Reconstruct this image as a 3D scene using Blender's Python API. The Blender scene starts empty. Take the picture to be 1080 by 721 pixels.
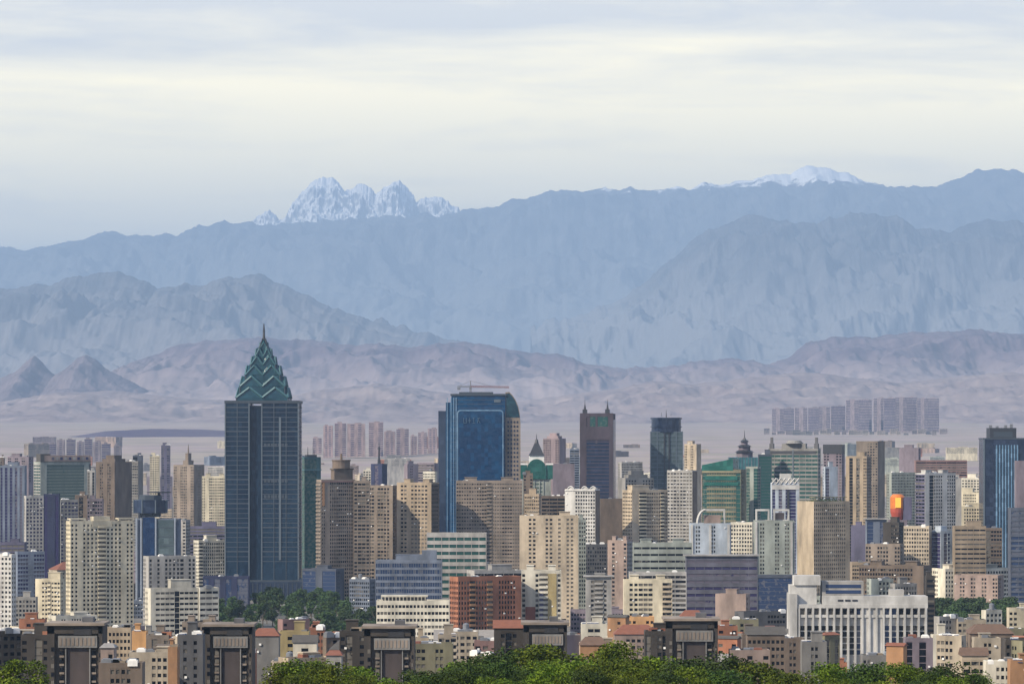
import bpy, math, random
import numpy as np
from mathutils import Vector

R = math.radians
S = bpy.context.scene
COL = S.collection
random.seed(7)

# ------------------------------------------------------------------ camera
EYE = 132.0                      # the viewer stands on a hill park above the city
FPX = 4102.0                     # focal length in photograph pixels (1080 wide)
HY = 465.0                       # eye-level row of the photograph
cd = bpy.data.cameras.new('camera'); cam = bpy.data.objects.new('camera', cd); COL.objects.link(cam)
cam.location = (0, 0, EYE); cam.rotation_euler = (R(90), 0, 0)
cd.sensor_fit = 'HORIZONTAL'; cd.sensor_width = 36.0; cd.lens = 36.0 * FPX / 1080.0
cd.shift_y = (HY - 360.5) / 1080.0
cd.clip_start = 1.0; cd.clip_end = 200000.0
S.camera = cam

# ------------------------------------------------------------------ sun and sky
SUN_EL, SUN_AZ = 35.0, -122.0    # azimuth from +Y (view direction), clockwise; minus = to the left, behind the viewer
az, el = R(SUN_AZ), R(SUN_EL)
sdir = Vector((math.sin(az) * math.cos(el), math.cos(az) * math.cos(el), math.sin(el)))
sl = bpy.data.lights.new('sun', 'SUN'); sun = bpy.data.objects.new('sun', sl); COL.objects.link(sun)
sl.energy = 5.0; sl.angle = R(0.6); sl.color = (1.0, 0.88, 0.70)
sun.rotation_euler = (-sdir).to_track_quat('-Z', 'Y').to_euler(); sun.location = (-500, -500, 900)

W = bpy.data.worlds.new('World'); S.world = W; W.use_nodes = True
nt = W.node_tree; nt.nodes.clear()
def N(t, **k):
    n = nt.nodes.new(t)
    for a, b in k.items(): setattr(n, a, b)
    return n
def L(a, b): nt.links.new(a, b)
sky = N('ShaderNodeTexSky', sky_type='NISHITA', sun_disc=False, sun_elevation=el, sun_rotation=az)
sky.air_density = 1.0; sky.dust_density = 2.0; sky.ozone_density = 1.5
tc = N('ShaderNodeTexCoord')
mp = N('ShaderNodeMapping'); mp.inputs['Scale'].default_value = (11, 11, 95); L(tc.outputs['Generated'], mp.inputs['Vector'])
nz = N('ShaderNodeTexNoise'); nz.inputs['Scale'].default_value = 1.0; nz.inputs['Detail'].default_value = 10; nz.inputs['Roughness'].default_value = 0.62; nz.inputs['Distortion'].default_value = 0.35
L(mp.outputs['Vector'], nz.inputs['Vector'])
sep = N('ShaderNodeSeparateXYZ'); L(tc.outputs['Generated'], sep.inputs[0])
# elevation band: creamy veil low down, grey-blue stratus above about five degrees
m1 = N('ShaderNodeMapRange'); m1.inputs['From Min'].default_value = 0.086; m1.inputs['From Max'].default_value = 0.110
m1.inputs['To Min'].default_value = -0.28; m1.inputs['To Max'].default_value = 0.30; L(sep.outputs['Z'], m1.inputs['Value'])
ad = N('ShaderNodeMath', operation='ADD'); L(nz.outputs['Fac'], ad.inputs[0]); L(m1.outputs['Result'], ad.inputs[1])
cr = N('ShaderNodeValToRGB'); cr.color_ramp.elements[0].position = 0.22; cr.color_ramp.elements[0].color = (2.5, 2.08, 1.12, 1)
cr.color_ramp.elements[1].position = 0.80; cr.color_ramp.elements[1].color = (1.15, 1.05, 0.85, 1)
L(ad.outputs[0], cr.inputs['Fac'])
cs = N('ShaderNodeVectorMath', operation='SCALE'); cs.inputs['Scale'].default_value = 1.0; L(cr.outputs['Color'], cs.inputs[0])
ss = N('ShaderNodeVectorMath', operation='SCALE'); ss.inputs['Scale'].default_value = 0.09; L(sky.outputs['Color'], ss.inputs[0])
# the veil is thick towards the horizon and breaks up overhead
m2 = N('ShaderNodeMapRange'); m2.inputs['From Min'].default_value = 0.16; m2.inputs['From Max'].default_value = 0.8
m2.inputs['To Min'].default_value = 1.0; m2.inputs['To Max'].default_value = 0.45; L(sep.outputs['Z'], m2.inputs['Value'])
# higher up the cloud sheet turns cool and white
m3 = N('ShaderNodeMapRange'); m3.inputs['From Min'].default_value = 0.115; m3.inputs['From Max'].default_value = 0.22; L(sep.outputs['Z'], m3.inputs['Value'])
hc = N('ShaderNodeMix', data_type='RGBA'); L(m3.outputs['Result'], hc.inputs['Factor']); 
m4 = N('ShaderNodeMapRange'); m4.inputs['From Min'].default_value = 0.1; m4.inputs['From Max'].default_value = 0.7; L(sep.outputs['Y'], m4.inputs['Value'])
bk = N('ShaderNodeMix', data_type='RGBA'); L(m4.outputs['Result'], bk.inputs['Factor']); bk.inputs['A'].default_value = (0.44, 0.47, 0.55, 1); L(cr.outputs['Color'], bk.inputs['B'])
L(bk.outputs['Result'], hc.inputs['A']); hc.inputs['B'].default_value = (0.42, 0.50, 0.68, 1)
L(hc.outputs['Result'], cs.inputs[0])
mx = N('ShaderNodeMix', data_type='RGBA'); L(m2.outputs['Result'], mx.inputs['Factor'])
L(ss.outputs[0], mx.inputs['A']); L(cs.outputs[0], mx.inputs['B'])
bg = N('ShaderNodeBackground'); bg.inputs['Strength'].default_value = 1.0; L(mx.outputs['Result'], bg.inputs['Color'])
wo = N('ShaderNodeOutputWorld'); L(bg.outputs[0], wo.inputs['Surface'])

vs = S.view_settings
vs.view_transform = 'Standard'; vs.look = 'None'; vs.exposure = 0.56; vs.gamma = 1.0; vs.use_curve_mapping = False
S.cycles.max_bounces = 5; S.cycles.diffuse_bounces = 2; S.cycles.glossy_bounces = 2; S.cycles.transmission_bounces = 2
S.cycles.volume_bounces = 0; S.cycles.transparent_max_bounces = 8
S.cycles.use_denoising = True

# ------------------------------------------------------------------ shared helpers
def tag(o, label=None, cat=None, group=None, kind=None):
    if label: o['label'] = label
    if cat: o['category'] = cat
    if group: o['group'] = group
    if kind: o['kind'] = kind
    return o

def px(x, y, D):
    """photograph pixel at distance D -> world point"""
    return Vector(((x - 540.0) * D / FPX, D, EYE - (y - HY) * D / FPX))

def sstep(a, b, x):
    t = np.clip((x - a) / (b - a), 0, 1); return t * t * (3 - 2 * t)

def ground_z(y):
    """hill shelf under the viewer, flat city basin, then the long alluvial slope towards the mountains"""
    y = np.asarray(y, dtype=float)
    hill = 62.0 * (1 - sstep(470, 1050, y)) + 34.0 * (1 - sstep(1050, 2150, y))
    t = np.clip(y - 4400, 0, None)
    slope = 0.0132 * np.where(t < 1600, t * t / 3200.0, t - 800)
    slope = np.minimum(slope, 0.0132 * 34000)
    return hill + slope
def gz(y): return float(ground_z(y))

# gradient noise on arrays
_rng = np.random.RandomState(3)
_perm = _rng.permutation(512); _gr = _rng.rand(512) * 2 * np.pi
def pnoise(x, y, seed=0):
    xi = np.floor(x).astype(int); yi = np.floor(y).astype(int); fx = x - xi; fy = y - yi
    def g(ix, iy, dx, dy):
        a = _gr[_perm[(_perm[(ix + seed * 37) & 511] + iy) & 511]]
        return np.cos(a) * dx + np.sin(a) * dy
    u = fx ** 3 * (fx * (fx * 6 - 15) + 10); v = fy ** 3 * (fy * (fy * 6 - 15) + 10)
    return (g(xi, yi, fx, fy) * (1 - u) + g(xi + 1, yi, fx - 1, fy) * u) * (1 - v) + (g(xi, yi + 1, fx, fy - 1) * (1 - u) + g(xi + 1, yi + 1, fx - 1, fy - 1) * u) * v
def fbm(x, y, o=5, seed=0, ridged=False):
    a, s, f = 1.0, 0.0, 1.0
    for k in range(o):
        n = pnoise(x * f, y * f, seed + k)
        s = s + a * ((1 - 2.2 * np.abs(n)) - 0.55 if ridged else n); a *= 0.5; f *= 2.03
    return s

# ------------------------------------------------------------------ materials
MATS = {}
def nodemat(name, build, rough=0.8):
    if name in MATS: return MATS[name]
    m = bpy.data.materials.new(name); m.use_nodes = True
    t = m.node_tree; b = t.nodes['Principled BSDF']; b.inputs['Roughness'].default_value = rough
    build(t, b); MATS[name] = m; return m
def mixcol(t, fac, a, b):
    n = t.nodes.new('ShaderNodeMix'); n.data_type = 'RGBA'
    for k, v in (('A', a), ('B', b)):
        if isinstance(v, tuple): n.inputs[k].default_value = (*v[:3], 1)
        else: t.links.new(v, n.inputs[k])
    if isinstance(fac, float): n.inputs['Factor'].default_value = fac
    else: t.links.new(fac, n.inputs['Factor'])
    return n.outputs['Result']
def noise(t, scale, detail=4, vec=None, rough=0.5, scl=None, coord='Object'):
    n = t.nodes.new('ShaderNodeTexNoise'); n.inputs['Scale'].default_value = scale; n.inputs['Detail'].default_value = detail; n.inputs['Roughness'].default_value = rough
    c = t.nodes.new('ShaderNodeTexCoord'); out = c.outputs[coord]
    if scl:
        m = t.nodes.new('ShaderNodeMapping'); m.inputs['Scale'].default_value = scl; t.links.new(out, m.inputs['Vector']); out = m.outputs['Vector']
    t.links.new(out, n.inputs['Vector']); return n.outputs['Fac']
def ramp(t, fac, a, b, ca=0.0, cb=1.0):
    n = t.nodes.new('ShaderNodeMapRange'); n.inputs['From Min'].default_value = a; n.inputs['From Max'].default_value = b
    n.inputs['To Min'].default_value = ca; n.inputs['To Max'].default_value = cb; t.links.new(fac, n.inputs['Value']); return n.outputs['Result']

def sheet(name, xs, ys, zf, mat, kind='structure', smooth=True):
    X, Y = np.meshgrid(xs, ys); Z = zf(X, Y)
    v = np.stack([X, Y, Z], -1).reshape(-1, 3); nx, ny = len(xs), len(ys)
    i = np.arange((ny - 1) * (nx - 1)); r, c = i // (nx - 1), i % (nx - 1); a = r * nx + c
    f = np.stack([a, a + 1, a + 1 + nx, a + nx], -1)
    me = bpy.data.meshes.new(name); me.from_pydata(v.tolist(), [], f.tolist()); me.update()
    me.polygons.foreach_set('use_smooth', [smooth] * len(me.polygons))
    o = bpy.data.objects.new(name, me); me.materials.append(mat); COL.objects.link(o); tag(o, kind=kind); return o

# ------------------------------------------------------------------ ground and mountains
def m_ground(t, b):
    n1 = noise(t, 0.02, 6); n2 = noise(t, 0.004, 6, scl=(1, .6, 1))
    city = mixcol(t, ramp(t, n1, 0.35, 0.65), (0.07, 0.07, 0.068), (0.21, 0.19, 0.16))
    plain = mixcol(t, ramp(t, n2, 0.4, 0.62), (0.32, 0.25, 0.235), (0.23, 0.18, 0.185))
    v = t.nodes.new('ShaderNodeTexVoronoi'); v.inputs['Scale'].default_value = 1.0; vm = t.nodes.new('ShaderNodeMapping'); vm.inputs['Scale'].default_value = (0.0022, 0.0011, 1); vc = t.nodes.new('ShaderNodeTexCoord')
    t.links.new(vc.outputs['Object'], vm.inputs['Vector']); t.links.new(vm.outputs['Vector'], v.inputs['Vector']); vs_ = t.nodes.new('ShaderNodeSeparateColor'); t.links.new(v.outputs['Color'], vs_.inputs[0])
    fields = mixcol(t, vs_.outputs[1], (0.15, 0.15, 0.09), (0.36, 0.30, 0.23))     # farm plots, dry and green
    plain = mixcol(t, ramp(t, vs_.outputs[0], 0.45, 0.6, 0, .75), plain, fields)
    g = t.nodes.new('ShaderNodeNewGeometry'); s = t.nodes.new('ShaderNodeSeparateXYZ'); t.links.new(g.outputs['Position'], s.inputs[0])
    far = mixcol(t, ramp(t, s.outputs['Y'], 6500, 9000), city, plain)
    grass = mixcol(t, ramp(t, n1, 0.4, 0.6), (0.035, 0.05, 0.018), (0.08, 0.085, 0.035))
    t.links.new(mixcol(t, ramp(t, s.outputs['Y'], 1000, 1300), grass, far), b.inputs['Base Color'])
M_ground = nodemat('ground', m_ground, 0.95)
ys = np.concatenate([np.linspace(-1200, 400, 9), np.linspace(440, 1200, 40), np.linspace(1300, 3700, 13), np.linspace(3900, 19000, 110), np.geomspace(19500, 190000, 46)])
xs = np.concatenate([-np.geomspace(90000, 900, 15), np.linspace(-800, 800, 60), np.geomspace(900, 90000, 15)])
def zg(X, Y):
    return ground_z(Y) + 9.0 * fbm(X / 900, Y / 700, 4, 5) * sstep(7500, 11000, Y)
sheet('ground', xs, ys, zg, M_ground)

def m_hill(name, lo, hi, snow=None, mist_zone=None):
    def f(t, b):
        n = noise(t, 0.0022, 10, rough=0.7)
        c = mixcol(t, ramp(t, n, 0.36, 0.64), lo, hi)
        if mist_zone:            # valley mist painted as a paler colour on the lower slopes, darker rock above
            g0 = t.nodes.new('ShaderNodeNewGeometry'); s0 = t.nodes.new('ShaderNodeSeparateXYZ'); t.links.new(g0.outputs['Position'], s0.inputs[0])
            n0 = noise(t, 0.0007, 5); h0 = t.nodes.new('ShaderNodeMath'); h0.operation = 'MULTIPLY_ADD'; t.links.new(n0, h0.inputs[0]); h0.inputs[1].default_value = (mist_zone[1] - mist_zone[0]) * .9; t.links.new(s0.outputs['Z'], h0.inputs[2])
            w0 = (mist_zone[1] - mist_zone[0]) * .45
            c = mixcol(t, ramp(t, h0.outputs[0], mist_zone[0] + w0, mist_zone[1] + w0), mixcol(t, ramp(t, n, .3, .7), tuple(v * .8 for v in mist_zone[2]), mist_zone[2]), c)
        if snow:
            g = t.nodes.new('ShaderNodeNewGeometry'); s = t.nodes.new('ShaderNodeSeparateXYZ'); t.links.new(g.outputs['Position'], s.inputs[0])
            s2 = t.nodes.new('ShaderNodeSeparateXYZ'); t.links.new(g.outputs['Normal'], s2.inputs[0])
            n2 = noise(t, 0.0016, 8, rough=.7)
            h = t.nodes.new('ShaderNodeMath'); h.operation = 'MULTIPLY_ADD'; t.links.new(n2, h.inputs[0]); h.inputs[1].default_value = snow[2]; t.links.new(s.outputs['Z'], h.inputs[2])
            # the eastern end of the crest is blown bare
            xe = ramp(t, s.outputs['X'], 7500, 10500, 0, 900); hs = t.nodes.new('ShaderNodeMath'); hs.operation = 'SUBTRACT'; t.links.new(h.outputs[0], hs.inputs[0]); t.links.new(xe, hs.inputs[1]); h = hs
            fh = ramp(t, h.outputs[0], snow[0], snow[1])
            fs = ramp(t, s2.outputs['Z'], snow[3], snow[4])
            mm = t.nodes.new('ShaderNodeMath'); mm.operation = 'MULTIPLY'; t.links.new(fh, mm.inputs[0]); t.links.new(fs, mm.inputs[1])
            c = mixcol(t, mm.outputs[0], c, (0.85, 0.87, 0.9))
        t.links.new(c, b.inputs['Base Color']); b.inputs['Specular IOR Level'].default_value = .1
    return nodemat(name, f, 0.95)

def mountain_range(name, prof, D, front, back, amp, wl, mat, nx=700, ny=120, seed=1, base=None, wob=0.0, sharp=1.0):
    """a range: crest line read off the photograph, slopes and ravines falling away in front and behind"""
    p = np.array(prof, float)
    xs = np.linspace((p[0, 0] - 540) * D / FPX, (p[-1, 0] - 540) * D / FPX, nx)
    v = np.concatenate([np.linspace(-1, 0, int(ny * 0.72))[:-1], np.linspace(0, 1, ny - int(ny * 0.72))])
    ys = D + np.where(v < 0, v * front, v * back)
    base = gz(D - front) - 30 if base is None else base
    def zf(X, Y):
        V = np.where(Y < D, (Y - D) / front, (Y - D) / back)
        crestz = EYE + (HY - np.interp((X / (D) * FPX + 540), p[:, 0], p[:, 1])) * D / FPX
        # crest detail
        crestz = crestz + amp * (0.09 if name == 'snow_mountain' else 0.085) * fbm(X / (wl * 0.16), X * 0 + 3.3, 5, seed + 9, True)
        t = np.clip(1 - np.abs(V), 0, 1) ** sharp
        rid = fbm(X / wl + 0.35 * fbm(X / wl, Y / wl, 2, seed + 20), Y / (wl * 1.5), 6, seed, True)
        side = np.clip(np.abs(V) * 5, 0, 1) * (0.35 + 0.65 * np.clip(1 - np.abs(V), 0, 1))
        z = base + (crestz - base) * t + amp * rid * side + amp * .15 * fbm(X / (wl * .22), Y / (wl * .5), 4, seed + 31, True) * side
        # nothing in front may rise past the crest as seen from the city
        lim = EYE + (crestz - EYE) * (Y / D) - 3
        z = np.where(Y < D, np.minimum(z, lim - amp * 0.25 * np.clip(np.abs(V) * 3, 0, 1)), z)
        return z
    return sheet(name, xs, ys, zf, mat)

A = [(230,262),(262,236),(275,226),(285,222),(295,232),(302,227),(308,216),(316,206),(324,197),(332,190),(340,187),(350,188),(358,194),(364,203),(370,198),(378,194),(388,196),(396,204),(404,199),(412,194),(421,191),(428,195),(434,203),(439,214),(444,209),(453,209),(462,207),(470,212),(480,217),(490,226),(520,250)]
B = [(-700,330),(-350,300),(-120,272),(0,263),(40,262),(80,253),(100,248),(120,243),(135,249),(160,250),(185,247),(215,238),(245,233),(270,236),(300,234),(330,233),(370,231),(410,228),(440,226),(485,224),(520,217),(545,210),(580,203),(620,200),(680,199),(720,199),(745,193),(770,194),(800,188),(825,183),(838,179),(850,177),(872,178),(895,184),(915,192),(950,198),(985,196),(1010,187),(1030,180),(1055,178),(1080,181),(1150,190),(1300,200),(1700,240)]
C1 = [(-500,360),(-150,330),(0,305),(50,300),(85,290),(120,287),(145,292),(165,304),(180,300),(210,300),(240,293),(275,290),(290,297),(320,310),(350,325),(400,342),(470,362),(560,385),(700,410)]
C2 = [(560,352),(640,322),(690,290),(720,262),(745,243),(770,236),(790,227),(825,231),(850,236),(900,226),(945,228),(965,240),(1000,246),(1020,236),(1060,231),(1100,236),(1250,240),(1600,290)]
C3 = [(-400,340),(0,322),(30,310),(60,318),(90,330),(140,338),(200,330),(260,325),(330,318),(380,322),(450,335),(520,330),(600,318),(680,322),(760,310),(820,318),(880,300),(940,306),(1000,290),(1060,300),(1120,296),(1500,340)]
Dd = [(-400,404),(-60,404),(0,402),(60,402),(110,396),(135,388),(150,379),(170,372),(190,362),(220,359),(275,356),(330,359),(370,364),(400,362),(430,366),(460,363),(490,360),(530,366),(555,372),(590,373),(625,385),(660,388),(700,387),(740,380),(780,378),(815,384),(835,374),(850,362),(885,354),(920,356),(960,350),(1000,350),(1030,347),(1060,352),(1080,352),(1200,370),(1500,400)]
E = [(-300,428),(0,424),(60,414),(120,412),(200,420),(280,424),(330,412),(400,404),(470,414),(540,424),(600,416),(650,410),(690,401),(730,405),(790,398),(850,392),(900,398),(950,404),(1000,398),(1060,392),(1120,396),(1400,420)]
M_snow = m_hill('snow_rock', (0.10,0.11,0.13), (0.16,0.17,0.19), (3500, 5000, 800, 0.42, 0.68))
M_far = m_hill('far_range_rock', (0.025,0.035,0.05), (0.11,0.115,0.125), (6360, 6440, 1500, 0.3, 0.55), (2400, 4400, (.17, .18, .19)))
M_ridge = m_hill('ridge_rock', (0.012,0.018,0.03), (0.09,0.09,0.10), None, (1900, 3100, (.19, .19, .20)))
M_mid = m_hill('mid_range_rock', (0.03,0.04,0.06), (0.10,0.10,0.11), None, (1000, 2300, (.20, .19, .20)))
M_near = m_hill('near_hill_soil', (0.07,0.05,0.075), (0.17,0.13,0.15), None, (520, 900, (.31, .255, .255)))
M_point = m_hill('pointed_hill_rock', (0.10,0.08,0.10), (0.18,0.145,0.16))
M_pale = m_hill('pale_foothill_soil', (0.17,0.135,0.145), (0.30,0.245,0.235))
mountain_range('snow_mountain', A, 93525, 5220, 6380, 696, 1377, M_snow, 800, 240, 2, base=3800)
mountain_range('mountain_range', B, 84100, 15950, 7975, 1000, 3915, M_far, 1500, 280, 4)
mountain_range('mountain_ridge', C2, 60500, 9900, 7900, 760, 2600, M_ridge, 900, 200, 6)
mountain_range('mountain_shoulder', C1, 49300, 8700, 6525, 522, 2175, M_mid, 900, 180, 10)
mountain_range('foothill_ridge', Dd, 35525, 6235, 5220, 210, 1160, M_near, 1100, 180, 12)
mountain_range('pointed_hill', [(-90,412),(-40,402),(0,399),(18,391),(30,379),(36,375),(43,380),(52,392),(60,396),(72,386),(82,377),(90,374),(100,378),(112,389),(130,398),(150,408),(170,420)], 31500, 2600, 2600, 70, 500, M_point, 260, 100, 22)
mountain_range('pale_foothill', E, 27550, 4640, 3770, 87, 754, M_pale, 900, 120, 14)
mountain_range('dark_mound', [(-160,470),(-60,462),(0,461),(60,461),(80,459.5),(110,454.5),(160,452),(210,452.5),(260,455),(310,460),(360,469)], 16800, 700, 1000, 5, 170, m_hill('mound_soil', (0.06,0.045,0.085), (0.11,0.09,0.125)), 120, 30, 16, base=None)

# ------------------------------------------------------------------ haze: one even body of air round the whole place
me = bpy.data.meshes.new('haze')
x0, x1, y0, y1, z0, z1 = -92000, 92000, -2000, 188000, -40, 6700
vv = [(x, y, z) for z in (z0, z1) for y in (y0, y1) for x in (x0, x1)]
me.from_pydata(vv, [], [(0,2,3,1),(4,5,7,6),(0,1,5,4),(2,6,7,3),(0,4,6,2),(1,3,7,5)])
hz = bpy.data.objects.new('haze', me); COL.objects.link(hz); tag(hz, kind='stuff')
hm = bpy.data.materials.new('haze_air'); hm.use_nodes = True; t = hm.node_tree; t.nodes.clear()
pv = t.nodes.new('ShaderNodeVolumePrincipled'); pv.inputs['Density'].default_value = 2.4e-5
pv.inputs['Color'].default_value = (0.47, 0.68, 1.0, 1); pv.inputs['Anisotropy'].default_value = 0.0
ou = t.nodes.new('ShaderNodeOutputMaterial'); t.links.new(pv.outputs[0], ou.inputs['Volume']); me.materials.append(hm)
# ================================================================== building kit
PAL = dict(cream=(.74,.64,.43), ivory=(.76,.70,.55), beige=(.50,.41,.29), tan=(.40,.30,.19), sand=(.56,.44,.29), brown=(.19,.135,.095), umber=(.062,.048,.036),
  taupe=(.29,.225,.17), grey=(.25,.24,.225), dgrey=(.12,.12,.13), pgrey=(.42,.40,.37), bluegrey=(.17,.21,.29), slate=(.09,.11,.16), white=(.60,.585,.55), mauve=(.24,.19,.23),
  violet=(.13,.12,.21), pink=(.38,.27,.22), red=(.32,.11,.07), brick=(.42,.165,.085), orange=(.42,.22,.10), yellow=(.46,.36,.16), teal=(.03,.13,.15), green=(.03,.13,.09),
  navy=(.025,.035,.11), pgreen=(.36,.40,.35), olive=(.24,.22,.12), pblue=(.45,.52,.60), rose=(.32,.17,.15), dark=(.03,.03,.035))
for _k, _v in list(PAL.items()):                                   # dusty city: every paint is a little greyed
    _g = .3*_v[0] + .55*_v[1] + .15*_v[2]; _s = .95 if _k in ('orange','yellow','red','brick') else .82
    PAL[_k] = tuple((_g + (x - _g)*_s)*.80 for x in _v)
def wallmat(c, rough=0.85):
    rgb = PAL[c] if isinstance(c, str) else c
    def f(t, b):
        n = noise(t, 1.0, 5, scl=(0.10, 0.10, 0.035), rough=0.6)       # weather streaks running down the wall
        n2 = noise(t, 0.9, 3, scl=(0.35, 0.35, 0.35))
        oi = t.nodes.new('ShaderNodeObjectInfo')
        lo = tuple(v * 0.56 for v in rgb); hi = tuple(min(v * 1.18, .85) for v in rgb)
        a = mixcol(t, ramp(t, n, 0.33, 0.62), lo, hi)
        a = mixcol(t, ramp(t, n2, 0.3, 0.7, 0.0, 0.22), a, tuple(v * 0.6 for v in rgb))
        h = t.nodes.new('ShaderNodeHueSaturation'); t.links.new(a, h.inputs['Color'])
        t.links.new(ramp(t, oi.outputs['Random'], 0, 1, 0.85, 1.12), h.inputs['Value'])
        t.links.new(h.outputs['Color'], b.inputs['Base Color'])
    return nodemat('wall_' + (c if isinstance(c, str) else '_'.join(str(v) for v in c)), f, rough)
def glassmat(c=(.006,.007,.011), var=0.38, rough=0.12, name='window_glass'):
    def f(t, b):
        oi = t.nodes.new('ShaderNodeObjectInfo'); n = noise(t, 0.35, 2)
        m = t.nodes.new('ShaderNodeMath'); m.operation = 'ADD'; t.links.new(oi.outputs['Random'], m.inputs[0]); t.links.new(n, m.inputs[1])
        t.links.new(mixcol(t, ramp(t, m.outputs[0], 1.12, 1.22, 0, var), c, (.34, .31, .26)), b.inputs['Base Color'])
        b.inputs['Roughness'].default_value = rough; b.inputs['Specular IOR Level'].default_value = 0.25
    return nodemat(name, f, rough)
def curtain(name, c1, c2, rough=0.16, spec=0.5, cell=(.28, .28, .25)):
    """coated curtain-wall glass: panes differ slightly from one another"""
    def f(t, b):
        v = t.nodes.new('ShaderNodeTexVoronoi'); v.feature = 'F1'; v.distance = 'CHEBYCHEV'; v.inputs['Randomness'].default_value = 0.0; v.inputs['Scale'].default_value = 1.0
        c = t.nodes.new('ShaderNodeTexCoord'); m = t.nodes.new('ShaderNodeMapping'); m.inputs['Scale'].default_value = cell
        t.links.new(c.outputs['Object'], m.inputs['Vector']); t.links.new(m.outputs['Vector'], v.inputs['Vector'])
        s = t.nodes.new('ShaderNodeSeparateColor'); t.links.new(v.outputs['Color'], s.inputs[0])
        n = noise(t, 0.03, 5, scl=(1, 1, .35)); k = mixcol(t, ramp(t, n, 0.42, 0.58), c1, c2)
        t.links.new(mixcol(t, ramp(t, s.outputs[0], 0.55, 1.0, 0, 0.35), k, tuple(x * 1.8 for x in c2)), b.inputs['Base Color'])
        b.inputs['Specular IOR Level'].default_value = spec
        bp = t.nodes.new('ShaderNodeBump'); bp.inputs['Strength'].default_value = 0.35; bp.inputs['Distance'].default_value = 0.8
        t.links.new(noise(t, 0.2, 2), bp.inputs['Height']); t.links.new(bp.outputs[0], b.inputs['Normal'])
    return nodemat(name, f, rough)
def plain(name, c, rough=0.6, metal=0.0):
    def f(t, b):
        t.links.new(mixcol(t, ramp(t, noise(t, 0.6, 4), 0.3, 0.7), tuple(v * .78 for v in c), c), b.inputs['Base Color']); b.inputs['Metallic'].default_value = metal
    return nodemat(name, f, rough)
GL = glassmat(); GLB = glassmat((.03,.05,.11), .25, .12, 'blue_window_glass'); GLG = glassmat((.02,.07,.065), .2, .12, 'green_window_glass'); GLV = glassmat((.035,.03,.085), .25, .12, 'violet_window_glass')
GLASS = dict(k=GL, b=GLB, g=GLG, v=GLV)
M_roof = plain('roof_felt', (.20,.195,.185), .9); M_roofd = plain('roof_dark', (.075,.07,.065), .9); M_metal = plain('steel', (.22,.23,.25), .5, .4)
TILE1 = plain('clay_tile', (.20,.075,.045), .85); TILE2 = plain('brown_tile', (.13,.08,.055), .85); TILE3 = plain('sheet_roof', (.26,.24,.22), .6)
M_white = plain('white_paint', (.78,.77,.74)); M_black = plain('dark_metal', (.03,.032,.04), .5)

class MB:
    """collects boxes and prisms, then links them as one mesh object"""
    def __init__(s): s.v = []; s.f = []; s.m = []
    def box(s, x0, y0, z0, x1, y1, z1, m=0):
        if x1 < x0: x0, x1 = x1, x0
        if y1 < y0: y0, y1 = y1, y0
        b = len(s.v); s.v += [(x0,y0,z0),(x1,y0,z0),(x1,y1,z0),(x0,y1,z0),(x0,y0,z1),(x1,y0,z1),(x1,y1,z1),(x0,y1,z1)]
        for q in ((0,3,2,1),(4,5,6,7),(0,1,5,4),(1,2,6,5),(2,3,7,6),(3,0,4,7)): s.f.append([b+k for k in q]); s.m.append(m)
    def prism(s, pts, z0, z1, m=0, top=1.0, c=(0, 0)):
        b = len(s.v); n = len(pts)
        s.v += [(x, y, z0) for x, y in pts] + [(c[0]+(x-c[0])*top, c[1]+(y-c[1])*top, z1) for x, y in pts]
        for i in range(n): j = (i+1) % n; s.f.append([b+i, b+j, b+n+j, b+n+i]); s.m.append(m)
        s.f.append([b+n+i for i in range(n)]); s.m.append(m); s.f.append([b+i for i in range(n)][::-1]); s.m.append(m)
    def ngon(s, n, r, z0, z1, r2=None, c=(0,0), m=0, rot=0):
        pts = [(c[0]+r*math.cos(rot+2*math.pi*i/n), c[1]+r*math.sin(rot+2*math.pi*i/n)) for i in range(n)]
        s.prism(pts, z0, z1, m, (r2/r if r2 is not None else 1), c)
    def poly(s, pts, m=0):
        b = len(s.v); s.v += [tuple(p) for p in pts]; s.f.append(list(range(b, b+len(pts)))); s.m.append(m)
    def bar(s, a, b_, r, m=0):
        a = Vector(a); c = Vector(b_); d = (c-a).normalized(); u = d.orthogonal().normalized()*r; w = d.cross(u).normalized()*r
        b = len(s.v)
        for p in (a, c):
            for q in (u+w, w-u, -u-w, u-w): s.v.append(tuple(p+q))
        for q in ((0,1,5,4),(1,2,6,5),(2,3,7,6),(3,0,4,7),(3,2,1,0),(4,5,6,7)): s.f.append([b+k for k in q]); s.m.append(m)
    def face(s, fr, u0, z0, u1, z1, d0, d1, m=0):
        """box on a facade frame: u along the wall, d = distance out of the core wall"""
        (ox, oy), (ux, uy), (nx, ny) = fr
        p = lambda u, d: (ox+ux*u+nx*d, oy+uy*u+ny*d)
        a, b = p(u0, d0), p(u1, d1); s.box(a[0], a[1], z0, b[0], b[1], z1, m)
    def mesh(s, name, mats):
        me = bpy.data.meshes.new(name); me.from_pydata(s.v, [], s.f)
        for m in (mats if isinstance(mats, (list, tuple)) else [mats]): me.materials.append(m)
        if any(s.m): me.polygons.foreach_set('material_index', s.m)
        me.update(); return me
    def build(s, name, mats, parent=None, loc=None, smooth=False):
        me = s.mesh(name, mats)
        if smooth: me.polygons.foreach_set('use_smooth', [True]*len(me.polygons))
        return link(name, me, parent, loc)
def link(name, me, parent=None, loc=None):
    o = bpy.data.objects.new(name, me); COL.objects.link(o)
    if parent is not None: o.parent = parent
    if loc is not None: o.location = loc
    return o
def empty(name, loc, rz=0.0):
    o = bpy.data.objects.new(name, None); COL.objects.link(o); o.location = loc; o.rotation_euler.z = rz; o.empty_display_size = 2; return o

INS = 0.45     # how far the core wall sits behind the facade face
USED = []      # (x, y, radius) of footprints

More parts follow.
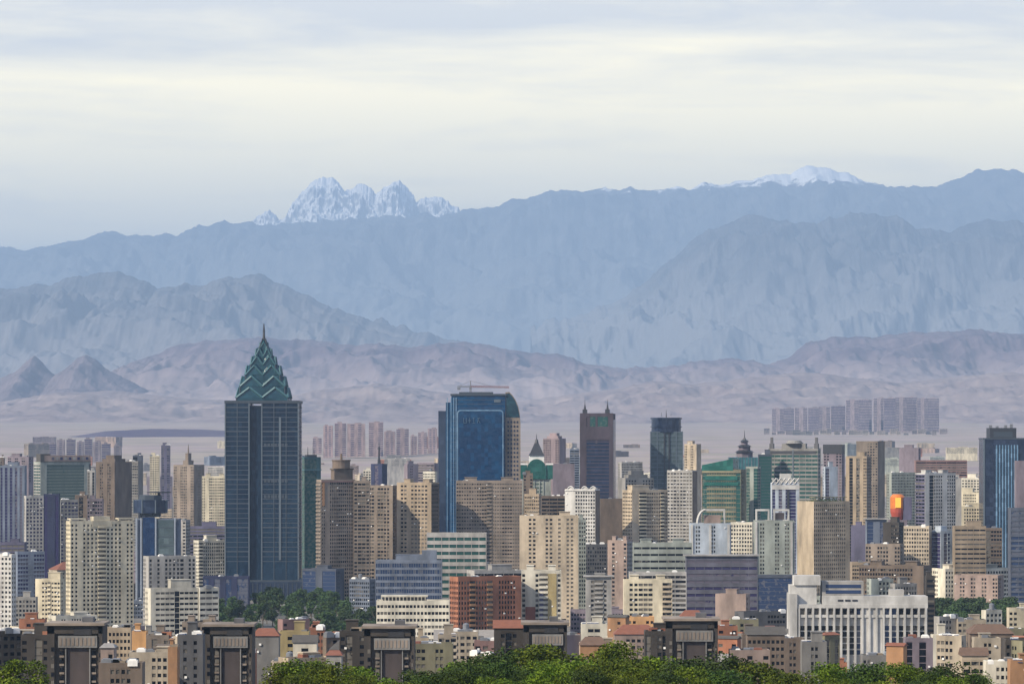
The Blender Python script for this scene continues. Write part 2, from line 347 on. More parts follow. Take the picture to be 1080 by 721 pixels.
def facade(root, wall, fr, width, z0, z1, pat, o):
    """one face: relief goes into the wall mesh, every opening becomes a part"""
    st = o['storey']; nf = max(1, int((z1 - z0 - 0.6) / st)); zt = z1 - 0.6
    zb = zt - nf * st
    vis = o['vis']                                  # storeys worth modelling, from the top down
    nv = min(nf, vis); zv = zt - nv * st
    bw = width / len(pat); fh, fw = o['fh'], o['fw']
    wall.face(fr, 0, zt, width, z1, 0, INS)         # crown band
    if zv > z0: wall.face(fr, 0, z0, width, zv, 0, INS - .1)
    g = o['glass']; i = 0
    while width / len(pat) > 3.3 and len(set(pat)) > 1 or width / len(pat) > 3.3 and pat[0] in 'wW': pat = ''.join(c * 2 for c in pat)
    bw = width / len(pat)
    wins, bands, strips, balc = [], [], [], []
    while i < len(pat):
        j = i
        while j < len(pat) and pat[j] == pat[i]: j += 1
        ch = pat[i]; u0, u1 = i * bw, j * bw
        if ch == 'b': wall.face(fr, u0, zv, u1, zt, 0, INS)
        elif ch in 'wW':
            f = fw if ch == 'w' else min(.92, fw * 1.35)
            for k in range(i, j + 1):
                a = k * bw - bw * (1 - f) / 2 if k > i else u0; b = k * bw + bw * (1 - f) / 2 if k < j else u1
                wall.face(fr, max(a, u0), zv, min(b, u1), zt, 0, INS)
            for q in range(nv + 1):
                a = zv + q * st - st * (1 - fh) * .35; b = zv + q * st + st * (1 - fh) * .65
                wall.face(fr, u0 + .01, max(a, zv), u1 - .01, min(b, zt), 0, INS - .06)
            for q in range(nv - 1, -1, -1):
                for k in range(i, j): wins.append((k * bw + bw * (1 - f) / 2, zv + q * st + st * (1 - fh) * .65, bw * f, st * fh))
        elif ch in 'rR':
            for q in range(nv + 1):
                a = zv + q * st - st * (1 - fh) * .35; b = zv + q * st + st * (1 - fh) * .65
                wall.face(fr, u0, max(a, zv), u1, min(b, zt), 0, INS if ch == 'r' else INS + .5)
            if ch == 'r':
                for k in range(i, j + 1): wall.face(fr, max(k * bw - .2, u0), zv, min(k * bw + .2, u1), zt, 0, INS - .1)
            for q in range(nv): bands.append((u0, zv + q * st + st * (1 - fh) * .65, u1 - u0, st * fh))
        elif ch == 'g': strips.append((u0, zv, u1 - u0, zt - zv))
        elif ch == 'l':                              # stacked balconies in a dark recess
            for q in range(nv): balc.append((u0, zv + q * st, u1 - u0, st * .42))
            strips.append((u0, zv, u1 - u0, zt - zv))
        i = j
    ang = math.atan2(fr[1][1], fr[1][0])
    def put(name, me, u, z, kind=None):
        x = fr[0][0] + fr[1][0] * u; y = fr[0][1] + fr[1][1] * u
        c = link(name, me, root, (x, y, z)); c.rotation_euler.z = ang
        if kind: c['kind'] = kind
        return c
    lim = o['limit']; cache = {}
    def cut(lst, name, depth, mat):
        rest = MB()
        for k, (u, z, w, h) in enumerate(lst):
            if o['n'].get(name, 0) >= lim: rest.box(u, -depth, z, u + w, 0, z + h); continue
            key = (round(w, 2), round(h, 2))
            if key not in cache.setdefault(name, {}):
                b = MB()
                if name == 'balcony': b.box(0.05, -depth, 0, w - .05, 0, h)
                else: b.box(0, -depth, 0, w, 0, h)
                cache[name][key] = b.mesh(name, mat)
            put(name, cache[name][key], u, z); o['n'][name] = o['n'].get(name, 0) + 1
        if rest.v: put(name, rest.mesh(name, mat), 0, 0, 'stuff')
    cut(wins, 'window', .10, GLASS[g]); cut(bands, 'window_band', .12, GLASS[g])
    cut(balc, 'balcony', 1.0, wallmat(o['bcol'] or o['col']))
    for (u, z, w, h) in strips:
        b = MB(); b.box(0, -.14, 0, w, 0, h)
        n = int(h / st)
        for q in range(1, n + 1): b.box(0, -.2, q * st - .35, w, -.14, q * st, 1)
        put('glass_strip', b.mesh('glass_strip', [GLASS[g], wallmat(o['col'])]), u, z)

def roof_bits(root, w, d, h, o, rnd):
    code = o['roof']
    if code == '-': return
    col = wallmat(o['col'])
    if 'p' in code:      # plain box house on the roof
        a = w * rnd.uniform(.3, .5); c = rnd.uniform(-.2, .2) * w; hh = o['rh'] or rnd.uniform(3, 5.5)
        b = MB(); b.box(c - a/2, -d*.2, h, c + a/2, d*.3, h + hh); b.box(c - a/2 - .3, -d*.2 - .3, h + hh, c + a/2 + .3, d*.3 + .3, h + hh + .4)
        b.build('roof_house', col, root)
    if 'q' in code:      # two stair heads
        for sx in (-.28, .27):
            b = MB(); b.box(w*sx - w*.09, -d*.15, h, w*sx + w*.09, d*.3, h + 3.6); b.box(w*sx - w*.1, -d*.18, h + 3.6, w*sx + w*.1, d*.33, h + 3.9); b.build('roof_house', col, root)
    if 'c' in code:      # stepped crown
        b = MB(); b.box(-w*.34, -d*.3, h, w*.34, d*.3, h + 4.2); b.box(-w*.22, -d*.22, h + 4.2, w*.22, d*.22, h + 8); b.build('roof_crown', col, root)
    if 'k' in code:      # clutter: cooling units and tanks
        for q in range(rnd.randint(2, 4)):
            x, y = rnd.uniform(-.42, .42) * w, rnd.uniform(-.4, .1) * d; s = rnd.uniform(.8, 1.8)
            b = MB(); b.box(x - s, y - s, h, x + s, y + s, h + s * 1.2); b.box(x - s*.7, y - s*.7, h + s*1.2, x + s*.7, y + s*.7, h + s*1.2 + .35); b.build('cooling_unit', M_white if rnd.random() < .5 else M_metal, root)
    if 's' in code:      # rows of solar heaters
        for q in range(rnd.randint(2, 5)):
            x, y = rnd.uniform(-.4, .4) * w, rnd.uniform(-.45, .1) * d; b = MB()
            b.poly([(x - .9, y - .9, h + .25), (x + .9, y - .9, h + .25), (x + .9, y + .5, h + 1.3), (x - .9, y + .5, h + 1.3)]); b.box(x - 1, y + .5, h + 1.2, x + 1, y + .9, h + 1.6, 1); b.box(x - .9, y + .45, h, x + .9, y + .55, h + 1.2, 1); b.build('solar_heater', [GLB, M_white], root)
    if 'g' in code or 'h' in code:     # pitched roof: gable or hip
        a, c, hh, k = w/2 + .5, d/2 + .5, min(w, d) * .30, (0 if 'g' in code else .28)
        b = MB(); r0, r1 = (-a*(1 - k*1.6), 0, h + hh + 1.1), (a*(1 - k*1.6), 0, h + hh + 1.1); e = [(-a, -c, h + 1.1), (a, -c, h + 1.1), (a, c, h + 1.1), (-a, c, h + 1.1)]
        b.poly([e[0], e[1], r1, r0]); b.poly([e[2], e[3], r0, r1]); b.poly([e[1], e[2], r1]); b.poly([e[3], e[0], r0]); b.poly(e[::-1])
        b.build('pitched_roof', rnd.choice([TILE1, TILE2, TILE3, M_roofd]), root)
    if 'm' in code:      # rooftop sheds of mixed sheet metal
        for q in range(rnd.randint(1, 3)):
            x = rnd.uniform(-.4, .3) * w; s = rnd.uniform(2, 4.5); b = MB(); b.box(x, -d*.3, h, x + s, d*.2, h + rnd.uniform(1.6, 2.6)); b.build('roof_shed', rnd.choice([TILE1, M_metal, M_roof, wallmat('pblue'), wallmat('brick'), wallmat('tan')]), root)
    if 't' in code:
        x = rnd.uniform(-.3, .3) * w; b = MB(); b.ngon(12, 1.5, h + 1.2, h + 4.2, c=(x, 0)); b.ngon(12, 1.5, h + 4.2, h + 4.9, .3, c=(x, 0))
        for dx in (-1, 1):
            for dy in (-1, 1): b.box(x + dx - .1, dy - .1, h, x + dx + .1, dy + .1, h + 1.2)
        b.build('water_tank', M_metal, root)
    if 'a' in code:
        x = rnd.uniform(-.15, .15) * w; b = MB(); hh = o['ah']; b.ngon(6, .35, h, h + hh, .08, c=(x, 0)); b.box(x - 1.2, -.1, h + hh*.6, x + 1.2, .1, h + hh*.6 + .15); b.build('antenna', M_metal, root)

def bld(name, label, x0, x1, yt, D, col, pat, side=0.0, spat='b', scol=None, storey=3.0, fh=.55, fw=.66, glass='k', roof='pk', cat='building', group=None,
        vis=60, limit=100, bcol=None, ang=26, rh=None, ah=9, ext=None, dep=None, par=None, yb=None, ac=0):
    pr = random.Random(int(x0 * 13 + D))
    if 'wwwww' in pat and D > 2000 and storey < 3.15:
        pat = ''.join(pr.choice('lrb') if (c == 'w' and pr.random() < .28) else c for c in pat)
    if 'w' in pat and D < 3600 and not ac: ac = pr.randint(2, 6)
    D = float(D); rnd = random.Random(int(x0 * 7 + yt * 13 + D))
    Wd = (x1 - x0) * D / FPX; s = abs(side)
    if s > 0:
        th = R(ang) * (1 if side < 0 else -1); w = Wd * (1 - s) / math.cos(th); d = max(Wd * s / abs(math.sin(th)), 4)
    else: th = 0.0; w = Wd; d = dep or min(max(w * .7, 10), 18)
    Yc = D + (w * abs(math.sin(th)) + d * math.cos(th)) / 2
    zt = EYE + (HY - yt) * D / FPX; g = gz(Yc) - 1.0
    if yb is not None: g = EYE + (HY - yb) * D / FPX
    h = zt - g; cx = ((x0 + x1) / 2 - 540) * D / FPX
    root = empty(name, (cx, Yc, g), th); tag(root, label, cat, group, 'thing')
    USED.append((cx, Yc, max(w, d) * .62, x0, x1, yt, D, label, name))
    o = dict(storey=storey, fh=fh, fw=fw, glass=glass, roof=roof, vis=vis, limit=limit, col=col, bcol=bcol, rh=rh, ah=ah, n={})
    wall = MB(); fx, fy = w / 2 - INS, d / 2 - INS
    wall.box(-fx, -fy, 0, fx, fy, h - .05)
    pw = .55; ph = par if par is not None else 1.1
    for a, b_, c, e in ((-w/2, -d/2, w/2, -d/2 + pw), (-w/2, d/2 - pw, w/2, d/2), (-w/2, -d/2 + pw, -w/2 + pw, d/2 - pw), (w/2 - pw, -d/2 + pw, w/2, d/2 - pw)):
        wall.box(a, b_, h - .05, c, e, h + ph)
    wall.box(-w/2 + .02, fy, 0, w/2 - .02, d/2 - .02, h - .06)
    F = ((-w/2, -fy), (1, 0), (0, -1)); Lf = ((-fx - .02, d/2 - .03), (0, -1), (-1, 0)); Rt = ((fx + .02, -d/2 + .03), (0, 1), (1, 0))
    facade(root, wall, F, w, 0, h - .05, pat, o)
    sw = MB() if scol else wall
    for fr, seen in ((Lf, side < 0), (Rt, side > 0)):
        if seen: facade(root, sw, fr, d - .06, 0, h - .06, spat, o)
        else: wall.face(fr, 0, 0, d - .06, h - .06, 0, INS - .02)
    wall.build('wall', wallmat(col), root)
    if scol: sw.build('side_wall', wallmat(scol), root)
    rf = MB(); rf.box(-w/2 + pw, -d/2 + pw, h - .2, w/2 - pw, d/2 - pw, h + .02); rf.build('roof', M_roof if rnd.random() < .6 else M_roofd, root)
    roof_bits(root, w, d, h, o, rnd)
    if ac:
        m = MB(); m.box(-.45, -.9, 0, .45, -.35, .8); me = m.mesh('air_conditioner', M_white)
        for q in range(ac):
            link('air_conditioner', me, root, (rnd.uniform(-.47, .47) * w, -fy - INS + .35, h - rnd.randint(1, 12) * storey + .2))
    if ext: ext(root, w, d, h, rnd)
    return root
# ================================================================== trees
def leafmat(name, c1, c2, c3):
    def f(t, b):
        n = noise(t, 0.45, 3); n2 = noise(t, 3.0, 2); oi = t.nodes.new('ShaderNodeObjectInfo')
        a = mixcol(t, ramp(t, n, 0.4, 0.62), c1, c2); a = mixcol(t, ramp(t, n2, 0.5, 0.8, 0, .55), a, c3)
        h = t.nodes.new('ShaderNodeHueSaturation'); t.links.new(a, h.inputs['Color']); t.links.new(ramp(t, oi.outputs['Random'], 0, 1, .65, 1.3), h.inputs['Value'])
        t.links.new(ramp(t, oi.outputs['Random'], 0, 1, .485, .515), h.inputs['Hue'])
        t.links.new(h.outputs[0], b.inputs['Base Color']); b.inputs['Specular IOR Level'].default_value = .2
    return nodemat(name, f, .8)
LEAF = [leafmat('leaf_bright', (.03,.06,.004), (.10,.14,.008), (.26,.29,.02)), leafmat('leaf_dark', (.012,.03,.006), (.045,.075,.01), (.12,.16,.02)), leafmat('leaf_blue', (.028,.055,.02), (.055,.09,.03), (.09,.12,.05))]
# ================================================================== landmark towers, each with its own builder
GLT = curtain('tower_glass', (.004,.014,.034), (.012,.030,.056), .22, .4, (.45,.45,.28))
GLBLUE = curtain('blue_curtain_glass', (.001,.022,.07), (.002,.045,.115), .16, .4, (.3,.3,.25))
GLTEAL = curtain('spire_glass', (.004,.026,.042), (.012,.055,.075), .22, .5, (.3,.3,.5))
GLNAVY = curtain('navy_curtain_glass', (.012,.02,.045), (.03,.045,.08), .18, .45)
GLGREEN = curtain('green_curtain_glass', (.01,.075,.06), (.02,.11,.09), .18, .5)
GLSKY = curtain('pale_blue_glass', (.10,.19,.30), (.17,.28,.40), .2, .5)
GLGREY = curtain('grey_curtain_glass', (.05,.075,.085), (.09,.12,.13), .22, .45)
M_tealrib = plain('pale_teal_rib', (.05,.13,.15), .5); M_greyrib = plain('grey_rib', (.10,.13,.16), .5); M_darkrib = plain('dark_rib', (.045,.06,.08), .5)

def frame_at(x0, x1, D, yt, name, label, cat='tower', ang=0.0, depth=30, group=None, ratio=1.0):
    w = (x1 - x0) * D / FPX * ratio; Yc = D + depth / 2
    g = gz(Yc) - 1; zt = EYE + (HY - yt) * D / FPX
    root = empty(name, (((x0 + x1) / 2 - 540) * D / FPX, Yc, g), R(ang)); tag(root, label, cat, group, 'thing')
    USED.append((root.location.x, Yc, max(w, depth) * .62, x0, x1, yt, D, label, name))
    return root, w, zt - g
def zof(y, D, root): return EYE + (HY - y) * D / FPX - root.location.z

# --- the tall dark glass tower with the stacked pointed crown
def spire_tower():
    D = 3240.0; k = D / FPX
    root, w, h = frame_at(237.5, 314.5, D, 425, 'skyscraper', 'tallest dark blue glass skyscraper with stepped teal pyramid crown and needle', 'skyscraper', 0, 58)
    d = 56.0
    # four corner masses round a cross-shaped shaft
    body = MB(); body.box(-w/2 + 3, -d/2 + 3, 0, w/2 - 3, d/2 - 3, h - 2.0); body.build('glass_shaft', GLT, root)
    cw = w * .30
    for sx, ww, sy in ((-1, w*.325, -1), (1, w*.50, -1), (-1, w*.325, 1), (1, w*.50, 1)):
        x0, x1 = (-w/2, -w/2 + ww) if sx < 0 else (w/2 - ww, w/2)
        y0, y1 = (-d/2, -d/2 + 20) if sy < 0 else (d/2 - 20, d/2)
        m = MB(); m.box(x0, y0, 0, x1, y1, h, 0)
        for z in np.arange(h - 4, 30, -4.0):                       # floor edges
            m.box(x0 - .12, y0 - .12, z, x1 + .12, y1 + .12, z + (.62 if int(z / 4) % 5 else 1.15), 1)
        if sy < 0:
            for xx in np.linspace(x0, x1, 3 if sx < 0 else 4):     # pale vertical edges
                e = 1.0 if xx in (x0, x1) else .35
                m.box(xx - e/2, y0 - .5, 0, xx + e/2, y0 - .05, h + .6, 2)
        m.build('corner_shaft', [GLT, M_darkrib, M_greyrib], root)
    m = MB(); m.box(w*.235, -d/2 - .7, 34, w*.265, -d/2 - .1, h*.93); m.build('facade_fin', M_greyrib, root)
    # bright plant-floor panels on the shaft
    for z in (h*.78, h*.52, h*.60):
        m = MB()
        for q in range(7): m.box(.03*w + q*2.9, -d/2 - .3, z, .03*w + q*2.9 + 2.2, -d/2 - .06, z + 2.6)
        m.build('louvre_panel', M_darkrib, root)
    m = MB(); m.box(-w/2 - .7, -d/2 - .7, h, w/2 + .7, d/2 + .7, h + 2.2); m.build('cornice', M_darkrib, root)
    z0 = h + 2.2
    # crown: tiers of gabled glass that shrink upwards; every face of a tier ends in a point
    rows = [(425, 27.3), (409, 23.6), (397, 18.4), (386, 13.0), (377, 8.4), (369, 4.4)]
    for i, (y, hw) in enumerate(rows):
        a = hw * k; zb = z0 if i == 0 else zof(y + 7, D, root); zp = zof(rows[i + 1][0] - 7, D, root) if i < 5 else zof(356, D, root)
        zs = zof(y - (2 if i else 6), D, root); m = MB()
        b = a * .70
        for c_, s_ in ((1, 0), (0, 1), (-1, 0), (0, -1)):
            rt = lambda x, yv, z: (x * c_ - yv * s_, x * s_ + yv * c_, z)
            nn = 2 if i < 5 else 1
            for gq in range(nn):
                u0 = -a + 2*a*gq/nn; u1 = u0 + 2*a/nn; um = (u0+u1)/2
                m.poly([rt(u0, -a, zb), rt(u1, -a, zb), rt(u1, -a, zs), rt(um, -a*.93, zs + (zp-zs)*.62), rt(u0, -a, zs)], 0)
                top = rt(um*.55, -b*.45, zp)
                m.poly([rt(u1, -a, zs), rt(um*.5, -b*.30, zp), rt(um, -a*.93, zs + (zp-zs)*.62)], 0)
                m.poly([rt(u0, -a, zs), rt(um, -a*.93, zs + (zp-zs)*.62), rt(um*.5, -b*.30, zp)], 0)
                for A_, B_ in ((rt(u0, -a - .2, zs), rt(um, -a*.93 - .2, zs + (zp-zs)*.62)), (rt(um, -a*.93 - .2, zs + (zp-zs)*.62), rt(u1, -a - .2, zs))):
                    m.bar(A_, B_, .75 - .08*i, 1)
            for A_, B_ in ((rt(-a, -a, zb), rt(-a, -a, zs)), (rt(-a, -a, zs), rt(-b*.5, -b*.5, zp))): m.bar(A_, B_, .4, 2)
        m.poly([(-a, -a, zs), (a, -a, zs), (0, 0, zp)], 0); m.poly([(a, -a, zs), (a, a, zs), (0, 0, zp)], 0); m.poly([(a, a, zs), (-a, a, zs), (0, 0, zp)], 0); m.poly([(-a, a, zs), (-a, -a, zs), (0, 0, zp)], 0)
        m.build('crown_tier', [GLTEAL, M_tealrib, M_darkrib], root)
    m = MB(); zt = zof(342, D, root); zb = zof(364, D, root)
    m.ngon(8, 2.6, zb, zb + 5, 1.6); m.ngon(8, 1.3, zb + 5, zb + 12, .8); m.ngon(6, 1.0, zb + 12, zt + 1.5, .35); m.build('needle', M_black, root)
    # podium
    b = MB(); b.box(-w*.62, -d*.62, 0, w*.72, d*.6, 16); b.box(-w*.60, -d*.60 , 16, w*.70, d*.5, 17.4, 1)
    for q in range(22): b.box(-w*.6 + q*w*.06, -d*.62 - .4, 1, -w*.6 + q*w*.06 + .6, -d*.62 - .02, 15, 1)
    b.build('podium', [GLNAVY, M_darkrib], root)
spire_tower()

# --- the blue curved tower with a crane on top
def blue_tower():
    D = 3700.0; k = D / FPX
    root, w, h = frame_at(462, 549, D, 416, 'blue_glass_tower', 'broad bright blue glass tower with a pale framed panel and a crane on its roof', 'skyscraper', 0, 46)
    d = 44.0; X = lambda x: (x - 505.5) * k
    m = MB(); m.box(X(462), -8, 0, X(470), d/2, zof(433, D, root)); m.build('stepped_wing', GLNAVY, root)
    m = MB(); m.box(X(470), -13, 0, X(476), d/2, zof(424, D, root)); m.build('stepped_wing', GLBLUE, root)
    m = MB(); m.box(X(476), -d/2 + 3, 0, X(533), d/2 - 2, zof(417, D, root))
    for z in np.arange(20, zof(420, D, root), 4.0): m.box(X(476) - .05, -d/2 + 2.9, z, X(533), -d/2 + 3, z + .35, 1)
    m.build('glass_shaft', [GLBLUE, M_darkrib], root)
    m = MB()
    for xx in (471.5, 475.5, 478.5, 481): m.box(X(xx) - .35, (-13.6 if xx < 476 else -d/2 + 2.3), 0, X(xx) + .35, (-13 if xx < 476 else -d/2 + 3.0), zof(419, D, root))
    m.build('mullion', GLSKY, root)
    # the projecting framed panel with rounded upper corners
    def rr(x0, x1, zb, zt, r, n=5):
        p = [(x0, zb), (x1, zb)]
        for a in range(n + 1): t = a / n * math.pi / 2; p.append((x1 - r + r*math.cos(t), zt - r + r*math.sin(t)))
        for a in range(n + 1): t = math.pi/2 + a / n * math.pi / 2; p.append((x0 + r + r*math.cos(t), zt - r + r*math.sin(t)))
        return p
    zt = zof(432, D, root)
    P = rr(X(482), X(531), 6, zt, 3.4); Q = rr(X(482) + 1.0, X(531) - 1.0, 6, zt - 1.1, 2.6)
    m = MB(); y0, y1 = -d/2 - 1.2, -d/2 + 3
    n = len(P)
    for i in range(n):
        j = (i + 1) % n
        m.poly([(P[i][0], y0, P[i][1]), (P[j][0], y0, P[j][1]), (Q[j][0], y0, Q[j][1]), (Q[i][0], y0, Q[i][1])])
        m.poly([(P[i][0], y0, P[i][1]), (P[i][0], y1, P[i][1]), (P[j][0], y1, P[j][1]), (P[j][0], y0, P[j][1])])
    m.build('panel_frame', GLSKY, root)
    m = MB(); m.poly([(a, y0 + .3, b) for a, b in Q]); m.build('panel_glass', GLBLUE, root)
    # small pale roof letters, four characters like strokes on the panel
    b = MB(); x = X(489)
    strokes = [((0,0),(0,5)), ((0,0),(2.6,0)), ((2.6,0),(2.6,5)), ((4.2,2.5),(7,2.5)), ((5.6,0),(5.6,5)), ((8.4,5),(11,5)), ((9.7,5),(9.7,0)), ((8.4,0),(11,0)), ((13,4.6),(15.5,4.6)), ((14.2,4.6),(13,0)), ((14.2,2.6),(15.8,0))]
    for (a, c), (e, f) in strokes: b.bar((x + a, y0 - .1, zof(446, D, root) + c), (x + e, y0 - .1, zof(446, D, root) + f), .16)
    b.build('roof_sign', plain('dull_sign_blue', (.05,.12,.20)), root)
    # parapet band and plant
    m = MB(); m.box(X(475), -d/2 + 2, zof(417, D, root), X(534), d/2, zof(415, D, root)); m.box(X(484), -8, zof(415, D, root), X(520), 8, zof(413, D, root)); m.build('parapet', M_darkrib, root)
    m = MB(); m.box(X(521), -d/2 + 2.4, zof(424, D, root), X(528), -d/2 + 2.95, zof(421, D, root)); m.build('plant_louvre', M_greyrib, root)
    # bronze flank whose top sweeps down in a curve
    pts = [(533, 413.5), (537, 413), (540, 416), (543.5, 421), (546.5, 428), (548.2, 436), (549, 446)]
    m = MB()
    for i in range(len(pts) - 1):
        (xa, ya), (xb, yb) = pts[i], pts[i+1]; za, zb = zof(ya, D, root), zof(yb, D, root)
        f = [(X(xa), -d/2 + 4, 0), (X(xb), -d/2 + 4, 0), (X(xb), -d/2 + 4, zb), (X(xa), -d/2 + 4, za)]
        g_ = [(p[0], d/2 - 2, p[2]) for p in f]
        m.poly(f, 0); m.poly(g_[::-1], 0); m.poly([f[3], f[2], g_[2], g_[3]], 1)
    m.poly([(X(549), -d/2 + 4, 0), (X(549), d/2 - 2, 0), (X(549), d/2 - 2, zof(446, D, root)), (X(549), -d/2 + 4, zof(446, D, root))], 0)
    m.build('curved_flank', [wallmat('taupe'), GLTEAL], root)
    m = MB(); pt2 = [(533.5, 440), (533.5, 415), (537, 414.5), (540, 417.5), (543.2, 422.5), (546, 429), (547.6, 437), (548.2, 440)]
    m.poly([(X(x_), -d/2 + 3.8, zof(y_, D, root)) for x_, y_ in pt2]); m.build('crest_glass', GLTEAL, root)
    for q in range(17):
        z = zof(446 + q * 4.6, D, root); m = MB()
        for a in range(4):
            m = MB(); m.box(X(535.2) + a*2.9, -d/2 + 3.7, z, X(535.2) + a*2.9 + 1.6, -d/2 + 3.98, z + 2.0); m.build('window', GLNAVY, root)
    # tower crane: a thing of its own that stands on the roof
    zc = zof(415, D, root) + root.location.z
    c = empty('tower_crane', (X(496) + root.location.x, root.location.y, zc)); tag(c, 'small red and grey tower crane standing on the blue glass tower', 'crane')
    def lattice(b, a, e, r, n):
        a, e = Vector(a), Vector(e); u = Vector((0, r, 0)); v = Vector((0, 0, r)) if abs((e-a).normalized().z) < .5 else Vector((r, 0, 0))
        for s1 in (-1, 1):
            for s2 in (-1, 1): b.bar(a + u*s1 + v*s2, e + u*s1 + v*s2, .16)
        for i in range(n):
            p, q = a.lerp(e, i/n), a.lerp(e, (i+1)/n); s1 = 1 if i % 2 else -1
            b.bar(p + u + v*s1, q + u - v*s1, .11); b.bar(p - u + v*s1, q - u - v*s1, .11)
    hM = 4.5
    b = MB(); lattice(b, (0,0,0), (0,0,hM), .7, 6); b.build('mast', M_metal, c)
    b = MB(); b.box(-1.2, -1.2, hM, 1.2, 1.2, hM + 2); b.build('cab', M_metal, c)
    b = MB(); lattice(b, (0,0,hM + 2.6), (X(537) - X(496), 0, hM + 2.0), .6, 20); b.build('jib', plain('crane_red', (.20,.07,.06)), c)
    b = MB(); lattice(b, (0,0,hM + 2.6), (X(482) - X(496), 0, hM + 2.6), .5, 8); b.box(X(482)-X(496), -1, hM - .6, X(482)-X(496) + 3, 1, hM + 2.2); b.build('counter_jib', M_metal, c)
    b = MB(); b.bar((0,0,hM + 2), (0,0,hM + 8), .3); b.bar((0,0,hM + 8), (X(520) - X(496), 0, hM + 2.6), .09); b.bar((0,0,hM+8), (X(483)-X(496),0,hM+2.8), .09); b.build('peak', M_metal, c)
blue_tower()

# --- dark tower with two antenna masts
def twin_mast():
    D = 3900.0; k = D / FPX
    root, w, h = frame_at(611.5, 650.5, D, 436, 'twin_mast_tower', 'dark plum-brown tower with green top windows and two pointed roof masts', 'tower', -7, 30)
    d = 30.0; w -= 3.6; wall = MB()
    wall.box(-w/2 + .5, -d/2 + .5, 0, w/2 - .5, d/2, h)
    for a, b_ in ((-w/2, -w/2 + w*.2), (w/2 - w*.12, w/2)): wall.box(a, -d/2, 0, b_, -d/2 + 1, h)
    wall.box(-w/2 + .01, -d/2 - .05, h - 3, w/2 - .01, -d/2 + 1, h + .5); wall.box(-w/2 + w*.2, -d/2 + .02, h - 26, w/2 - w*.12, -d/2 + 1, h - 13)
    wall.box(-w*.03, -d/2 + .01, h - 30, w*.03, -d/2 + 1, h); wall.build('wall', wallmat((.06,.045,.062)), root)
    for a, b_ in ((-w*.16, -w*.035), (w*.035, w*.34)):
        m = MB(); m.box(a if a > 0 else -w*.19, -d/2 + .2, h - 13, b_, -d/2 + .48, h - 3); m.build('crown_window', GLG, root)
    m = MB(); m.box(-w*.3, -d/2 + .1, 0, w*.38, -d/2 + .45, h - 27)
    for z in np.arange(6, h - 28, 3.6): m.box(-w*.299, -d/2 + .02, z, w*.379, -d/2 + .1, z + .8, 1)
    m.build('glass_front', [curtain('plum_glass', (.010,.018,.045), (.02,.03,.065), .2, .45), wallmat((.06,.045,.062))], root)
    for sx in (-.36, .32):
        m = MB(); m.box(w*sx - 2.2, -d/2 + 2, h, w*sx + 2.2, -d/2 + 6.4, h + 4.2); m.ngon(6, 1.3, h + 4.2, h + 9, .5, c=(w*sx, -d/2 + 4)); m.ngon(6, .4, h + 9, zof(421, D, root), .1, c=(w*sx, -d/2 + 4)); m.build('roof_mast', M_black, root)
    m = MB(); m.box(w/2 - .3, -d/2 + 3, 0, w/2 + .05, d/2 - 3, h - 6); m.build('side_glass', GLNAVY, root)
twin_mast()

# --- green glass building with the arched front and steep black spire
def arched():
    D = 4000.0; k = D / FPX
    root, w, h = frame_at(549, 583, D, 489, 'arched_green_building', 'pale green block with a teal arched glass top under a steep black spire', 'building', 0, 26)
    d = 24.0; X = lambda x: (x - 566) * k
    m = MB(); m.box(X(551), -d/2, 0, X(581), d/2, zof(505, D, root))
    for x in (551, 559, 563, 568.5, 572.5, 580): m.box(X(x), -d/2 - .7, 0, X(x) + 1, -d/2, zof(505, D, root))
    m.build('wall', wallmat('pgreen'), root)
    for a, b_ in ((549, 556), (576, 583)):
        m = MB(); m.box(X(a), -d/2 - 1, zof(505, D, root), X(b_), d/2 - 1, zof(490, D, root)); m.box(X(a) - .5, -d/2 - 1.5, zof(490, D, root), X(b_) + .5, d/2 - .6, zof(488.5, D, root), 1); m.build('glass_wing', [GLGREEN, M_white], root)
    m = MB(); pts = [(X(556), zof(505, D, root)), (X(576), zof(505, D, root))] + [(X(566) + 9.8*math.cos(t), zof(495, D, root) + 11*math.sin(t)) for t in np.linspace(0, math.pi, 13)]
    m.poly([(a, -d/2 - 2, z) for a, z in pts]); m.poly([(a, d/2 - 3, z) for a, z in pts[::-1]])
    for i in range(len(pts)):
        (a, z), (b_, z2) = pts[i], pts[(i+1) % len(pts)]; m.poly([(a, -d/2 - 2, z), (a, d/2 - 3, z), (b_, d/2 - 3, z2), (b_, -d/2 - 2, z2)])
    m.build('arch_glass', GLGREEN, root)
    m = MB(); m.box(X(558), -7, zof(490, D, root), X(574), 7, zof(480, D, root)); m.build('tower_base', M_white, root)
    m = MB(); r = 9.0; zb = zof(480, D, root)
    m.ngon(4, r*1.3, zb, zb + 3, r*1.0, rot=math.pi/4); m.ngon(4, r*1.0, zb + 3, zof(467, D, root), 3.0, rot=math.pi/4); m.ngon(8, 2.2, zof(467, D, root), zof(463, D, root), 1.2); m.ngon(6, .5, zof(463, D, root), zof(457, D, root), .1); m.build('spire', M_black, root)
    m = MB()
    for z in np.arange(8, zof(508, D, root), 4): m.box(X(559.6), -d/2 - .12, z, X(572), -d/2 - .02, z + 2)
    m.build('glass_strip', GLG, root)
arched()

